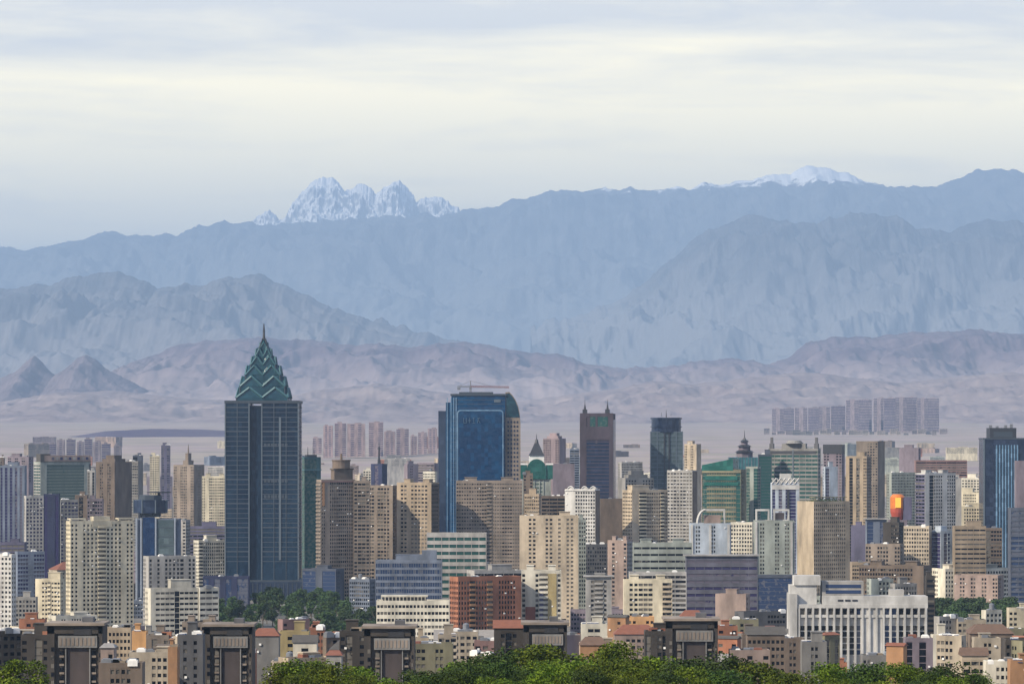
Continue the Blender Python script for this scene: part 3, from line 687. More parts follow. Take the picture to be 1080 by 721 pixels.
# --- gridded grey glass tower with mast (686-720)
def grid_tower():
    D = 3950.0
    root, w, h = frame_at(686.5, 720, D, 441, 'mast_tower', 'slim dark grey glass tower with a thin mast and drum-shaped rooftop', 'tower', 0, 28)
    d = 26.0; m = MB(); m.box(-w/2, -d/2, 0, w/2, d/2, h - 14); m.build('glass_shaft', GLGREY, root)
    m = MB()
    for z in np.arange(6, h - 14, 4.0): m.box(-w/2 - .2, -d/2 - .2, z, w/2 + .2, d/2 + .2, z + .8)
    for x in (-.5, -.3, -.08, .08, .3, .5): m.box(w*x - .45, -d/2 - .5, 0, w*x + .45, -d/2 - .22, h - 13)
    m.build('facade_grid', M_greyrib, root)
    m = MB(); m.box(-3, -d/2 - 1, 0, -1.8, -d/2 - .52, h); m.box(1.8, -d/2 - 1, 0, 3, -d/2 - .52, h); m.build('dark_pier', M_black, root)
    m = MB(); m.ngon(20, w*.47, h - 14, h - 1, c=(0, 0)); m.ngon(20, w*.5, h - 1, h + .8); m.ngon(20, w*.5, h - 9, h - 8); m.build('rooftop_drum', GLNAVY, root)
    m = MB(); m.ngon(6, .6, h, zof(432, D, root), .15); m.box(-5, -.15, h + 2, -4.7, .15, h + 6); m.box(4.7, -.15, h + 2, 5, .15, h + 5); m.build('mast', M_black, root)
grid_tower()

# --- pagoda-topped teal tower (770-800)
def pagoda():
    D = 4050.0
    root, w, h = frame_at(769, 803, D, 482, 'pagoda_tower', 'teal glass tower topped by a dark tiered pagoda pavilion', 'tower', 0, 26)
    d = 24.0; m = MB(); m.box(-w/2, -d/2, 0, w/2, d/2, h)
    for x in np.linspace(-w/2, w/2, 11): m.box(x - .3, -d/2 - .4, 0, x + .3, -d/2, h, 1)
    m.build('glass_shaft', [curtain('teal_curtain_glass', (.04,.13,.15), (.07,.19,.20), .2, .5), M_greyrib], root)
    z = h
    for r, e, hh in ((9.0, 11.5, 6.5), (6.4, 8.5, 5.0), (3.6, 5.4, 4.5)):
        m = MB(); m.ngon(8, r, z, z + hh - 1.2, rot=math.pi/8); m.build('pavilion_tier', wallmat('mauve'), root)
        m = MB(); m.ngon(8, e, z + hh - 1.2, z + hh + 1.0, r*.72, rot=math.pi/8); m.build('pavilion_eave', M_black, root); z += hh + .6
    m = MB(); m.ngon(8, 2.0, z, z + 2.6, 1.0); m.ngon(6, .5, z + 2.6, zof(453, D, root), .1); m.build('finial', M_black, root)
pagoda()

# --- dark navy tower at the edge with pale vertical ribs (1038-1080)
def navy_tower():
    D = 3500.0; k = D / FPX
    root, w, h = frame_at(1038, 1088, D, 463, 'ribbed_navy_tower', 'navy glass tower with pale blue vertical ribs and a dark stepped roof block', 'tower', 0, 40)
    d = 38.0; X = lambda x: (x - 1063) * k
    m = MB(); m.box(X(1038), -d/2 + 2, 0, X(1088), d/2, h); m.build('glass_shaft', GLNAVY, root)
    for i, x in enumerate(np.linspace(1051.5, 1073.5, 8)):
        m = MB(); m.box(X(x) - .75, -d/2 + .6, 0, X(x) + .55, -d/2 + 2, zof(469, D, root)); m.build('facade_rib', GLSKY, root)
    m = MB(); m.box(X(1045), -d/2 + 6, h, X(1073), d/2 - 6, zof(451, D, root)); m.box(X(1049), -d/2 + 5.9, h + 2, X(1069), -d/2 + 6, zof(455, D, root) , 1); m.build('roof_block', [M_black, M_darkrib], root)
    for x, y in ((1046, 448), (1053, 449), (1062, 448), (1068, 447)):
        m = MB(); m.box(X(x), -3, zof(451, D, root), X(x) + 2.4, 1, zof(y, D, root)); m.build('roof_vent', M_metal, root)
    m = MB(); m.box(X(1038) - .5, -d/2 + 1.6, h, X(1088) + .5, d/2 + .3, h + 1.2); m.build('parapet', M_darkrib, root)
    m = MB(); m.box(X(1038) - .4, -d/2 + 1.4, 0, X(1038) + 1.0, -d/2 + 1.98, h); m.build('corner_rib', M_greyrib, root)
navy_tower()

# --- octagonal headed navy tower (138-192)
def head_tower():
    D = 3000.0; k = D / FPX
    root, w, h = frame_at(143, 188, D, 545, 'drum_headed_tower', 'navy and silver office tower with a dark octagonal head and flat disc roof', 'tower', 0, 26)
    d = 24.0; X = lambda x: (x - 165.5) * k
    m = MB(); m.box(X(143), -d/2 + 2, 0, X(188), d/2, zof(547, D, root)); m.build('wall', wallmat('bluegrey'), root)
    m = MB(); m.box(X(150.5), -d/2, 0, X(163), -d/2 + 2, zof(545, D, root)); m.build('blue_glass_bay', curtain('deep_blue_glass', (.008,.025,.075), (.012,.04,.10), .15, .5), root)
    m = MB(); m.box(X(165), -d/2 + .6, 0, X(183), -d/2 + 2, zof(548, D, root))
    for z in np.arange(10, zof(550, D, root), 7.0): m.box(X(165), -d/2 + .5, z, X(183), -d/2 + .6, z + .6, 1)
    m.build('grey_glass_bay', [GLGREY, M_darkrib], root)
    for x in (143.5, 148.5, 164, 184.2):
        m = MB(); m.box(X(x) - .5, -d/2 - .4, 0, X(x) + .6, -d/2 + 1, zof(546, D, root)); m.build('silver_rib', plain('silver', (.30,.34,.40), .4), root)
    m = MB(); m.ngon(8, 13.4, zof(541, D, root), zof(527, D, root), c=(X(157), 0), rot=math.pi/8); m.build('octagon_head', GLNAVY, root)
    m = MB(); m.ngon(8, 8.6, zof(545, D, root), zof(541, D, root), c=(X(157), 0), rot=math.pi/8); m.build('head_collar', M_darkrib, root); m = MB(); m.ngon(8, 9.2, zof(527, D, root), zof(522, D, root), c=(X(157), 0), rot=math.pi/8); m.build('head_collar', M_darkrib, root)
    m = MB()
    for q in range(8):
        a = math.pi/8 + q*math.pi/4; m.bar((X(157) + 13.5*math.cos(a), 13.5*math.sin(a), zof(541, D, root)), (X(157) + 13.5*math.cos(a), 13.5*math.sin(a), zof(527, D, root)), .35)
    m.build('head_rib', M_greyrib, root)
    m = MB(); m.ngon(20, 9.4, zof(519.6, D, root), zof(518.4, D, root), c=(X(166), 0)); m.ngon(8, 1.2, zof(524, D, root), zof(519.5, D, root), c=(X(166), 0)); m.build('disc_roof', M_black, root)
head_tower()

# --- white marble slab with tall fins (835-980)
def marble():
    D = 2150.0; k = D / FPX
    root, w, h = frame_at(833, 979, D, 638, 'marble_building', 'long white marble office block with tall vertical fins over dark windows', 'office building', 0, 26)
    d = 22.0; X = lambda x: (x - 906) * k; Z = lambda y: zof(y, D, root)
    m = MB(); m.box(X(840), -d/2 + 1.6, 0, X(979), d/2, Z(638)); m.box(X(833), -d/2 - .6, 0, X(841), d/2, Z(626))
    m.box(X(841), -d/2, Z(641), X(979), -d/2 + 1.6, Z(637)); m.box(X(868), -d/2 + .5, Z(637), X(979), d/2 - 4, Z(628.5))
    for x in np.linspace(843, 977, 19): m.box(X(x) - .55, -d/2 - .1, 0, X(x) + .55, -d/2 + 1.6, Z(641))
    for z in np.arange(Z(641) - 6.5, 0, -3.3): m.box(X(841), -d/2 + 1.25, z, X(979), -d/2 + 1.6, z + .5)
    m.box(X(908), -d/2 + .9, 0, X(931), -d/2 + 1.6, Z(641)); m.box(X(841), -d/2 + .3, Z(651), X(979), -d/2 + 1.6, Z(648))
    m.build('wall', wallmat('white'), root)
    fx = np.linspace(843, 977, 19); me = {}
    for i in range(18):
        if 9 <= i <= 11: continue
        for q in range(6):
            zt = Z(651) - .6 - q * 3.5 if q else Z(642); zb = zt - (3.0 if q else 3.0)
            if q == 0: zb = Z(648)
            b = MB(); b.box(X(fx[i]) + .8, -d/2 + 1.45, zb, X(fx[i+1]) - .8, -d/2 + 1.58, zt); b.build('window', GL if i < 8 or i > 13 else GLB, root)
    m = MB(); m.box(X(834), -8, Z(638), X(862), 8, Z(617)); m.box(X(838), -9, Z(617), X(866), 5, Z(607)); m.build('roof_tower', wallmat('white'), root)
    m = MB(); m.box(X(868), -6, Z(628.5), X(912), 6, Z(613)); m.build('roof_pavilion', wallmat('pgrey'), root)
    for y in (626, 620):
        b = MB(); b.box(X(872), -6.2, Z(y), X(909), -6.02, Z(y - 3.5)); b.build('window_band', GLB, root)
    b = MB()
    for q in range(3): b.box(X(884) + q*4, -d/2 + .3, Z(634), X(884) + q*4 + 3, -d/2 + .48, Z(632))
    b.build('vent_slot', M_black, root)
    b = MB(); b.box(X(940), -5, Z(628.5), X(955), 4, Z(622)); b.build('roof_house', wallmat('pgrey'), root)
marble()

# --- the dark apartment towers with pale bracket panels along the bottom of the view
def bracket_tower(label, x0, x1, yt, D, wing='none', rz=0.0):
    k = D / FPX; root, w, h = frame_at(x0, x1, D, yt, 'bracketed_apartment_tower', label, 'apartment tower', rz, 18, 'dark brown apartment towers with pale bracket panels')
    d = 17.0; vis = 66 / k; zb = max(h - 34.0, 0)
    m = MB(); m.box(-w/2, -d/2, 0, w/2, d/2, h); m.box(-w/2, -d/2 - 1.2, zb, -w/2 + w*.13, -d/2, h); m.box(w/2 - w*.07, -d/2 - 1.2, zb, w/2, -d/2, h)
    m.box(-w/2, -d/2 - 1.2, h - 2.6, w/2, -d/2, h + .3)
    m.build('wall', wallmat('umber'), root)
    m = MB(); m.box(-w/2 - .9, -d/2 - 2.4, h + .3, w/2 + .9, d/2 + .8, h + 1.2); m.build('roof', wallmat('taupe'), root)
    # recessed darker attic, pale patterned panel, then two thin pale lines framing a dark field
    m = MB(); m.box(-w*.02, -d/2 - 1.4, h - 3.0, w*.30, -d/2 - .02, h - .4); m.build('attic_recess', wallmat('dark'), root)
    px0, px1 = -w*.30, w*.41; m = MB()
    m.box(px0, -d/2 - 1.7, h - 7.6, px1, -d/2 - .02, h - 3.4)
    for q in range(9): m.box(px0 + .4 + q*(px1-px0-.6)/9, -d/2 - 1.85, h - 6.9, px0 + .4 + (q+.6)*(px1-px0-.6)/9, -d/2 - 1.71, h - 4.1, 1)
    m.build('bracket_panel', [wallmat('grey'), wallmat('taupe')], root)
    for u in (px0 + 2.5, px1 - 2.9):
        m = MB(); m.box(u, -d/2 - 1.3, zb, u + .4, -d/2 - .02, h - 7.65); m.build('bracket_leg', wallmat('grey'), root)
    m = MB(); m.box(px0 + 3.0, -d/2 - .5, zb, px1 - 3.0, -d/2 - .02, h - 7.7); m.build('dark_field', wallmat((.06,.045,.042)), root)
    for u in (px0 + .5, px1 - 2.1):
        for q in range(7):
            z = h - 10.4 - q*3.0; b = MB(); b.box(u, -d/2 - .3, z, u + 1.5, -d/2 - .03, z + 1.5); b.build('window', GL, root)
            b = MB(); b.box(u - .1, -d/2 - .9, z - .8, u + 1.6, -d/2 - .03, z - .1); b.build('balcony', wallmat('taupe'), root)
    for q in range(7):
        z = h - 11.0 - q*3.0; b = MB(); b.box(w*.445, -d/2 - 1.33, z, w*.475, -d/2 - 1.22, z + 1.4); b.build('window', GL, root)
    for x_ in (-.43,):
        for q in range(7):
            z = h - 9.0 - q*3.0; b = MB(); b.box(w*x_, -d/2 - 1.33, z, w*x_ + 1.1, -d/2 - 1.22, z + 1.5); b.build('window', GL, root)
    rnd = random.Random(int(x0)); b = MB(); b.box(w*.1, -3, h + 1.2, w*.3, 3, h + 3.0); b.build('roof_hatch', wallmat('dgrey'), root)
    if wing == 'left':        # lower wing with its own recessed bays
        m = MB(); ww = w*.9; hw = h - 2.2
        m.box(-w/2 - ww, -d/2 + 2, 0, -w/2 - .05, d/2 - 1, hw)
        for a in (0.02, .3, .72, .96): m.box(-w/2 - ww*(1-a), -d/2 + .6, zb, -w/2 - ww*(1-a) + 1.0, -d/2 + 2, hw - 4)
        m.build('side_wing', wallmat((.085,.068,.05)), root)
        m = MB(); m.box(-w/2 - ww - .6, -d/2 + .4, hw, -w/2 - .06, d/2 - .4, hw + .9); m.build('wing_roof', wallmat('taupe'), root)
        for q in range(6):
            for a in (.12, .5, .82):
                z = hw - 8 - q*3.0; b = MB(); b.box(-w/2 - ww*(1-a), -d/2 + 1.8, z, -w/2 - ww*(1-a) + 2.0, -d/2 + 1.97, z + 1.5); b.build('window', GL, root)
bracket_tower('dark brown apartment tower in front of the tall cream tower', 50, 108, 660, 1400)
bracket_tower('dark brown apartment tower beside the park grove and the orange wall', 215, 266, 661, 1450)
bracket_tower('dark brown apartment tower in front of the long cream ribbon-window block', 384, 437, 663, 1450)
bracket_tower('dark brown apartment tower below the red and yellow striped apartments', 552, 598, 659, 1500)
bracket_tower('dark brown apartment tower beside the orange shed roof and the round tree', 702, 757, 655, 1500)

# --- round orange advertising lantern on a slim building (936-958)
def lantern():
    D = 3350.0; k = D / FPX
    root, w, h = frame_at(934, 962, D, 548, 'lantern_sign_building', 'slim dark building carrying a glowing orange rounded sign on a red base', 'building', 0, 14)
    X = lambda x: (x - 948) * k; Z = lambda y: zof(y, D, root)
    m = MB(); m.box(X(938), -6, 0, X(957), 6, Z(548)); m.build('wall', wallmat('mauve'), root)
    m = MB(); m.ngon(16, 4.2, Z(549), Z(540), 6.2, c=(X(947.5), 0)); m.ngon(16, 6.2, Z(540), Z(536), 6.4, c=(X(947.5), 0)); m.build('red_base', plain('sign_red', (.40,.07,.04)), root)
    m = MB(); m.ngon(20, 6.4, Z(536), Z(524), 6.4, c=(X(947.5), 0)); m.ngon(20, 6.4, Z(524), Z(521), 4.2, c=(X(947.5), 0)); m.build('orange_drum', plain('sign_orange', (.62,.18,.03), .5), root)
    def lit(t, b):
        b.inputs['Base Color'].default_value = (.85,.42,.06,1); b.inputs['Emission Color'].default_value = (1,.45,.05,1); b.inputs['Emission Strength'].default_value = .35
    m = MB(); m.box(X(944.4), -6.9, Z(535), X(950.2), -5.4, Z(524.5)); m.build('lit_panel', nodemat('lit_sign', lit), root)
    m = MB(); m.box(X(953), -5, Z(548), X(962), 5, Z(524)); m.build('side_shaft', wallmat('violet'), root)
lantern()
# ================================================================== ordinary buildings, from the edge of the city inwards
T = 'tower'; AB = 'apartment block'; OB = 'office building'; HB = 'house'
PURP = (.19,.15,.20)
# hazy estate far behind the blue glass tower
fargroup = 'hazy tower blocks far behind the spire'
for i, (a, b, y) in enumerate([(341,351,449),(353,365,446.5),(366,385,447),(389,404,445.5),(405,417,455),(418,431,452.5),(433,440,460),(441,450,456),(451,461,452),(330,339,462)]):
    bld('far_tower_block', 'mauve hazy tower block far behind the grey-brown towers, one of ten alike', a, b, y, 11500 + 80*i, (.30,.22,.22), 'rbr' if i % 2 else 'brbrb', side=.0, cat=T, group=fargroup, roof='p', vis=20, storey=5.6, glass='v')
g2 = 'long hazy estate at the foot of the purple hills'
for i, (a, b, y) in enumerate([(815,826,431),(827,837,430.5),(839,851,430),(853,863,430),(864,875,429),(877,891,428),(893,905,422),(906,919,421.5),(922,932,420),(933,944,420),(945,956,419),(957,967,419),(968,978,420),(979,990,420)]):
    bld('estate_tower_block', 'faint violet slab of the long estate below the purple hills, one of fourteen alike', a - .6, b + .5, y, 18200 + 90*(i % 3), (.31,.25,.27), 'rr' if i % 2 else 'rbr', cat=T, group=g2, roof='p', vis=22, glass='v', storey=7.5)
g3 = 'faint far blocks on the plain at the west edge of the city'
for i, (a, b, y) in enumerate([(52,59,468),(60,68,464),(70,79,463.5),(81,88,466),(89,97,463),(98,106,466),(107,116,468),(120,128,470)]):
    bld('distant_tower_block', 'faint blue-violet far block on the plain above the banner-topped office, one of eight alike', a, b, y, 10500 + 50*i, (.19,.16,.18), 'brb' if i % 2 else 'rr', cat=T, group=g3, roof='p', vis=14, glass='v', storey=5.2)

# rows: name,label,x0,x1,top,D,colour,pattern, options
rows = [
# ---- left third, back to front
('tower_block','pale yellow hazy tower just above the disc-roofed navy office tower',158,168,481,5200,'cream','wwww',dict(vis=22)),
('tower_block','lilac hazy narrow tower next to the pale yellow hazy tower',170,179,470,5300,'violet','rbr',dict(vis=26)),
('tower_block','faint mauve tower at the very edge beyond the vertical-fin office',0,4,483,4600,'brown','rb',dict()),
('tower_block','mauve low hazy slab beyond the vertical-fin office tower',7,34,482,4800,'mauve','rbrbrb',dict(vis=10)),
('crowned_apartment_tower','grey tower with slim stepped crown and shaded flank, beside the cream dotted tower',182,214,491,4300,'taupe','wbwwbw',dict(side=.30,spat='bwb',roof='-',vis=28,ext='crown')),
('cream_tower','cream slab tower with small square windows beside the tallest blue skyscraper',213,239,503,4150,'cream','wwwwwww',dict(roof='q',fh=.55,fw=.5,ac=4)),
('tower_block','dark glass narrow shaft on a grey block west of the brown tower',121,150,487,4300,'grey','rbr',dict(side=.15,roof='k')),
('tower_block','thin dark slate shaft behind the grey block with stepped roof',140,150,481,4450,'slate','gb',dict()),
('brown_tower','reddish brown tower with ribbed front and dark shaded flank',100,136,488,4000,'brown','bwbwb',dict(side=.42,spat='bb',roof='c',bcol='brown',vis=30)),
('banner_office','wide teal-grey glass office with a pale flat banner roof and white end shaft',33,93,489,3900,'pgreen','bggggggb',dict(side=-.16,spat='rrr',scol='pgrey',glass='g',roof='-',ext='banner',par=2.2)),
('fin_office','slate office tower with fine vertical fins at the edge of the city',0,26,492,3700,'bluegrey','gbgbgbgbgb',dict(side=.0,glass='v',roof='pk',vis=40)),
('dark_tower','dark narrow block next to the banner-roofed office',92,100,497,3850,'pgrey','gbg',dict()),
('tower_block','grey-mauve tower with arched rooftop frame above the cream tower',92,108,527,3300,'mauve','wWw',dict(roof='p')),
('grid_tower','grey gridded apartment tower beside the violet glass shaft',24,48,524,3200,'pgrey','wwwwww',dict(roof='k',fw=.62,vis=40,glass='v')),
('violet_shaft_tower','navy-violet glass shaft tower with sloping shoulder',46,62,522,3150,'navy','gbbg',dict(glass='v',roof='k')),
('grid_tower','gridded grey apartment tower between the violet shaft and the cream tower',61,82,528,3200,'grey','wwwww',dict(fw=.66,roof='k',vis=36,glass='v')),
('tower_block','dark bronze tower wedged behind the violet shaft tower',79,92,523,3300,'brown','bgb',dict()),
('low_slab','dark violet low slab at the edge under the fin office',0,26,573,3000,'violet','rrrr',dict(roof='p')),
('tower_block','blue-grey ribbed slab beside the white windowed tower',14,46,583,2850,'bluegrey','rrbrr',dict(glass='v',roof='k')),
('white_tower','bright white slab tower with dark paired windows at the city edge',-12,16,586,2450,'white','wwwwww',dict(side=.14,spat='w',fw=.6,fh=.5,storey=3.0,roof='k',ac=3)),
('cream_block','small cream stepped block at the foot of the violet shaft tower',36,68,612,2650,'cream','bbwwwwww',dict(roof='p',fh=.45)),
('low_slab','pale low slab between the white tower and small cream stepped block',16,38,631,2600,'pgrey','www',dict(roof='p')),
('cream_tower','tall cream apartment tower with H-shaped front and dark central recess',68,138,551,2560,'cream','wwbwwwwllwwwwbww',dict(side=-.09,spat='ww',storey=2.9,fh=.5,fw=.55,roof='-',vis=50,ext='creamtop',ac=10,limit=100)),
('tower_block','grey-green rounded block behind the disc-roofed office tower',186,200,549,3400,'pgrey','rbr',dict(side=.3,spat='w',roof='k')),
('curved_block','cream low block with curved dark windows in front of the cream dotted tower',203,236,571,3300,'ivory','wwwwww',dict(side=-.2,spat='w',roof='pk',rh=5)),
('low_slab','blue-violet low slab behind the curved cream block',198,238,556,3600,'violet','rrrr',dict(roof='p')),
('pale_block','pale mauve gridded block above the ribbon-window block',149,205,588,2720,'pgrey','wwwwwwwwwwww',dict(roof='k',fw=.6,fh=.6,vis=16)),
('ribbon_block','cream ribbon-window block with dark central slot and angled wing',151,208,622,2440,'ivory','brrrrgrrrr',dict(roof='p',storey=3.4,fh=.42,rh=6,vis=12)),
('ribbon_block','cream angled end wing of ribbon windows by the park grove',205,230,621,2450,'ivory','rrr',dict(side=-.22,spat='b',storey=3.6,fh=.42,roof='k',vis=12)),
('dark_podium','navy low glass podium block at the foot of the tallest skyscraper',214,262,609,2950,'navy','gbgbgbgg',dict(glass='b',roof='k')),
('dark_podium','navy wide low hall east of the tallest skyscraper with pale lamp column',318,362,601,3100,'slate','ggbgg',dict(glass='b',roof='p')),
# ---- centre
('dark_teal_tower','dark teal narrow tower with green cap and small roof masts beside the tallest skyscraper',317,338,483,3450,'teal','gggb',dict(side=-.2,spat='g',glass='g',roof='a',ah=14,ext='cap')),
('brown_tower','grey-brown stepped tower with red-edged top and drum roof house',333,374,507,3120,'taupe','wbwwrrww',dict(side=-.14,spat='ll',roof='-',ext='stepdrum',vis=46,glass='k',fw=.62)),
('brown_tower','narrow grey-brown tower with pale lit base beside the drum-topped tower',373,390,508,3130,'taupe','wrrw',dict(side=0,roof='p',rh=4)),
('spike_tower','slim navy tower with tall pointed spike seen behind brown apartments',391,408,490,4200,'navy','bgb',dict(side=.3,spat='b',glass='v',roof='-',ext='spike')),
('tower_block','pale yellow-green hazy block behind the brown twin towers',383,394,496,4600,'ivory','ww',dict()),
('grey_tower','grey-beige slab tower below the spike tower with fine storey lines',388,420,513,3170,'taupe','rrbrrwwb',dict(roof='k',vis=46)),
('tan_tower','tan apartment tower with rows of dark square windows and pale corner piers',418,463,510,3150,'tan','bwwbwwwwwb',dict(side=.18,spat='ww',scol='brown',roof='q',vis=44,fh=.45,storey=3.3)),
('tower_block','mauve hazy tower with sloping roof behind the tan window tower',426,441,490,4500,'mauve','bwbb',dict(side=-.25)),
('tower_block','small cream rooftop block behind the tan window tower',446,461,498,4400,'ivory','ww',dict(roof='t')),
('tower_block','violet thin slab with flat dark roof slab behind the tan tower',440,462,489,4700,'mauve','rr',dict(roof='-')),
('brown_slab','wide pinkish-brown slab tower in front of the blue glass tower',481,551,508,3180,'taupe','rwwwwrlwwrrww',dict(roof='qk',vis=50,fh=.42,fw=.66,rh=3)),
('pink_tower','pink-brown narrow tower east of the wide brown slab',552,562,500,3500,'brown','wbw',dict()),
('grid_office','blue-grey office with square gridded windows and stepped shoulder',396,466,592,2800,'bluegrey','WWWWWWWWWWWWWW',dict(side=0,glass='b',roof='p',storey=4.6,fh=.62,fw=.62,vis=14,ext='step')),
('ribbon_office','pale ribbon-window office with white frame next to the blue-grey gridded office',450,513,564,2840,'pgrey','rrrrrrrr',dict(side=0,glass='g',roof='-',storey=5.2,fh=.46,vis=16,par=1.6)),
('low_block','violet-grey low block with white domed tanks by the grove',368,399,612,2850,'bluegrey','wwwww',dict(side=.3,spat='w',roof='kt')),
('cream_block','long cream block with three rows of dark ribbon windows',397,474,635,2230,'ivory','rrwrrwwrrr',dict(side=0,storey=3.9,fh=.42,roof='-',vis=8,ext='rooftrel')),
('brick_block','red brick apartment block with pale roof edge and projecting bays',474,550,611,2300,'brick','wwlwwlbwwwb',dict(side=-.12,spat='ww',bcol='orange',vis=16,roof='k',par=1.6,ac=10,fw=.62)),
('dark_roof_shed','grey flat rooftop hall with yellow end behind the brick block',492,552,603,2560,'pgrey','rrrrr',dict(roof='pk',vis=5)),
('striped_block','cream apartment block with red, violet and yellow painted stripes',550,592,603,2330,'ivory','wbbwllbbw',dict(side=-.0,roof='q',vis=14,ext='stripes')),
('red_block','reddish brown block joined between brick block and painted stripes',538,553,613,2400,'brick','bb',dict(roof='-')),
('cream_slab','large cream-grey slab tower with pale corner pier and gridded bays',548,610,545,2780,'sand','bbwwbwwwwwwwwb',dict(side=0,roof='qk',vis=36,fh=.5,fw=.6,scol='beige')),
('tower_block','pale green-grey narrow wing attached behind the large cream-grey slab',608,618,549,2850,'pgreen','ww',dict(roof='p')),
('brown_block','brown ribbon-banded block behind the large cream-grey slab',571,605,524,3250,'brown','rrrr',dict(roof='k')),
('brown_block','brown narrow block with pale edge behind the large cream-grey slab',553,571,522,3300,'tan','ww',dict(roof='p')),
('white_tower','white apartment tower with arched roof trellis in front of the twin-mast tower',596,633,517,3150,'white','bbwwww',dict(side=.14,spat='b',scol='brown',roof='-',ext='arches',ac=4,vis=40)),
('brown_tower','plain mauve-brown windowless flank tower next to the white trellis tower',633,658,527,3300,'brown','bbb',dict(side=0,roof='k')),
('tower_block','dull mauve block beside the arched green building',583,606,490,4100,'mauve','bbb',dict(side=0,roof='k')),
('tower_block','rosy hazy stepped tower behind the steep black spire',573,597,463,5000,(.26,.20,.21),'wwbw',dict(side=.3,roof='c')),
('tower_block','blue-grey hazy narrow block between the spire and twin-mast tower',601,611,474,4900,'bluegrey','rr',dict()),
('low_block','white low hazy houses block between twin-mast and grid towers',652,678,488,4700,'pgrey','wwww',dict(roof='k')),
('beige_tower','stone-coloured domed block with dark roof lantern below the slim mast tower',652,690,505,3750,'grey','wwbww',dict(side=-.2,roof='c',rh=4)),
('ribbed_tower','beige apartment tower with dark ribbed flank and yellow lit end bay',657,705,518,3180,'sand','bbllrrwwlw',dict(side=-.2,spat='www',roof='kp',bcol='cream',vis=36,fh=.45)),
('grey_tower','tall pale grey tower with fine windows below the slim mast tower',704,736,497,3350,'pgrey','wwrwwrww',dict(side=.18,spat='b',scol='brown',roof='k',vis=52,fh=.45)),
('tower_block','sandy hazy tower behind the pale grey fine-windowed tower',722,740,469,4500,'sand','wbwb',dict(side=.3)),
('green_office','bottle green and yellow-banded office with sloping dark green top',741,788,496,3600,'olive','grrrrrrg',dict(glass='g',roof='-',storey=4.2,vis=36,ext='greentop')),
('pale_teal_tower','pale teal narrow glass tower right beside the green banded office',787,803,493,3650,'pgreen','gbg',dict(glass='g',roof='a',side=.25,spat='g')),
('teal_glass_tower','slate-teal narrow tower against the wide grey glass office',800,814,480,3800,'slate','gg',dict(glass='g')),
('grey_glass_office','wide grey-green glass office with horizontal bands and two roof horns',812,866,474,3800,'grey','rrrrrrrr',dict(glass='g',roof='-',storey=4.0,vis=40,ext='horns',side=.06,spat='r')),
('violet_tower','blue-violet glass office with white latticed cap and dark slot',814,843,510,3450,'pblue','gbgbgkgb'.replace('k','g'),dict(glass='v',roof='-',ext='lattice')),
('tower_block','dark capped tower behind the gold gridded apartment tower',869,892,470,4000,'mauve','wbw',dict(roof='-',ext='darkcap')),
('tower_block','pale lilac narrow tower beside the dark capped tower',868,884,493,3700,'pblue','gbb',dict(glass='v',roof='p')),
('gold_tower','olive-gold apartment tower with strong window grid and green roof garden',843,898,530,2950,'sand','wwwwwwwwb',dict(side=-.28,spat='bbb',storey=3.2,fh=.5,fw=.62,roof='-',ext='garden',vis=40)),
('white_green_block','pale mint apartment tower with white arched roof frame, facing the violet office',728,771,553,2900,'pblue','bwbbwbbb',dict(side=0,roof='-',ext='archframe',vis=24)),
('white_green_block','pale mint apartment tower with two square white roof frames',796,838,550,2900,'pgreen','bwbbwbwb',dict(side=0,roof='-',ext='archframe2',vis=26)),
('cream_block','cream windowed link block between the two pale mint towers',771,797,552,2960,'ivory','wwww',dict(roof='k',vis=20)),
('brown_ribbed_tower','ribbed brown apartment tower behind the gold gridded tower',893,920,482,3700,'tan','bgbgbw',dict(side=.22,spat='ww',scol='taupe')),
('brown_tower','dull brown rectangular tower behind the ribbed brown tower',904,935,466,4200,'taupe','bbww',dict(side=.3,roof='-')),
('low_slab','violet-grey long low slab with ribbon windows below the pale mint towers',724,799,588,2560,(.10,.10,.13),'rrrrrrrr',dict(glass='v',roof='-',storey=4.4,fh=.4,vis=12,ext='eave')),
('white_slab','pale green-white ribbon-window slab facing the violet-grey slab',668,730,574,2700,'pgreen','rrrrrrr',dict(side=0,storey=4.6,fh=.32,roof='qk',vis=12)),
('mauve_block','mauve-pink block with pale piers beside the pale green-white slab',641,668,571,2780,'pink','bwbbw',dict(side=.25,spat='w',scol='pgrey',roof='qk')),
('tower_block','dark grey recessed block behind the mauve-pink pier block',612,642,575,2950,'dgrey','www',dict(roof='k')),
('white_block','small white apartment block with dark balconies and flat wide eave',618,645,610,2500,'pgrey','bwllwb',dict(side=0,roof='p',ext='eave',vis=12)),
('cream_block','cream apartment block with small windows and rounded balcony end',658,709,613,2360,'cream','bwwrrrbbll',dict(side=0,roof='q',vis=14,bcol='sand')),
('low_block','pale low roofscape block behind the cream rounded-balcony block',664,724,605,2500,'pgrey','rrrrr',dict(roof='k')),
('pink_hall','pink sloping-roofed low hall with white trim under the violet slab',755,792,628,2350,'pink','bbb',dict(roof='p',vis=4)),
('navy_hall','navy low hall with blue band beside the pink low hall',799,842,608,2650,'slate','gggg',dict(glass='b',roof='-')),
('grey_hall','grey low building with white window posts near the marble block',776,836,647,2280,'dgrey','bWbbWWWb',dict(roof='k',vis=5)),
# ---- right third
('white_tower','white piered apartment tower with triple crown below the orange sign',967,1010,500,3400,'white','bgwwbww',dict(side=-.2,spat='rrr',scol='violet',roof='qk',vis=36)),
('tower_block','pale plain wing behind the white piered tower',1005,1014,505,3500,'pgrey','bb',dict()),
('tower_block','faint dark slab tower with flat overhang on the plain',949,972,473,4900,'mauve','bb',dict(roof='p')),
('low_block','long rosy hazy low block below the faint overhang slab',966,1020,486,4700,'rose','rrrrr',dict(roof='-',vis=6)),
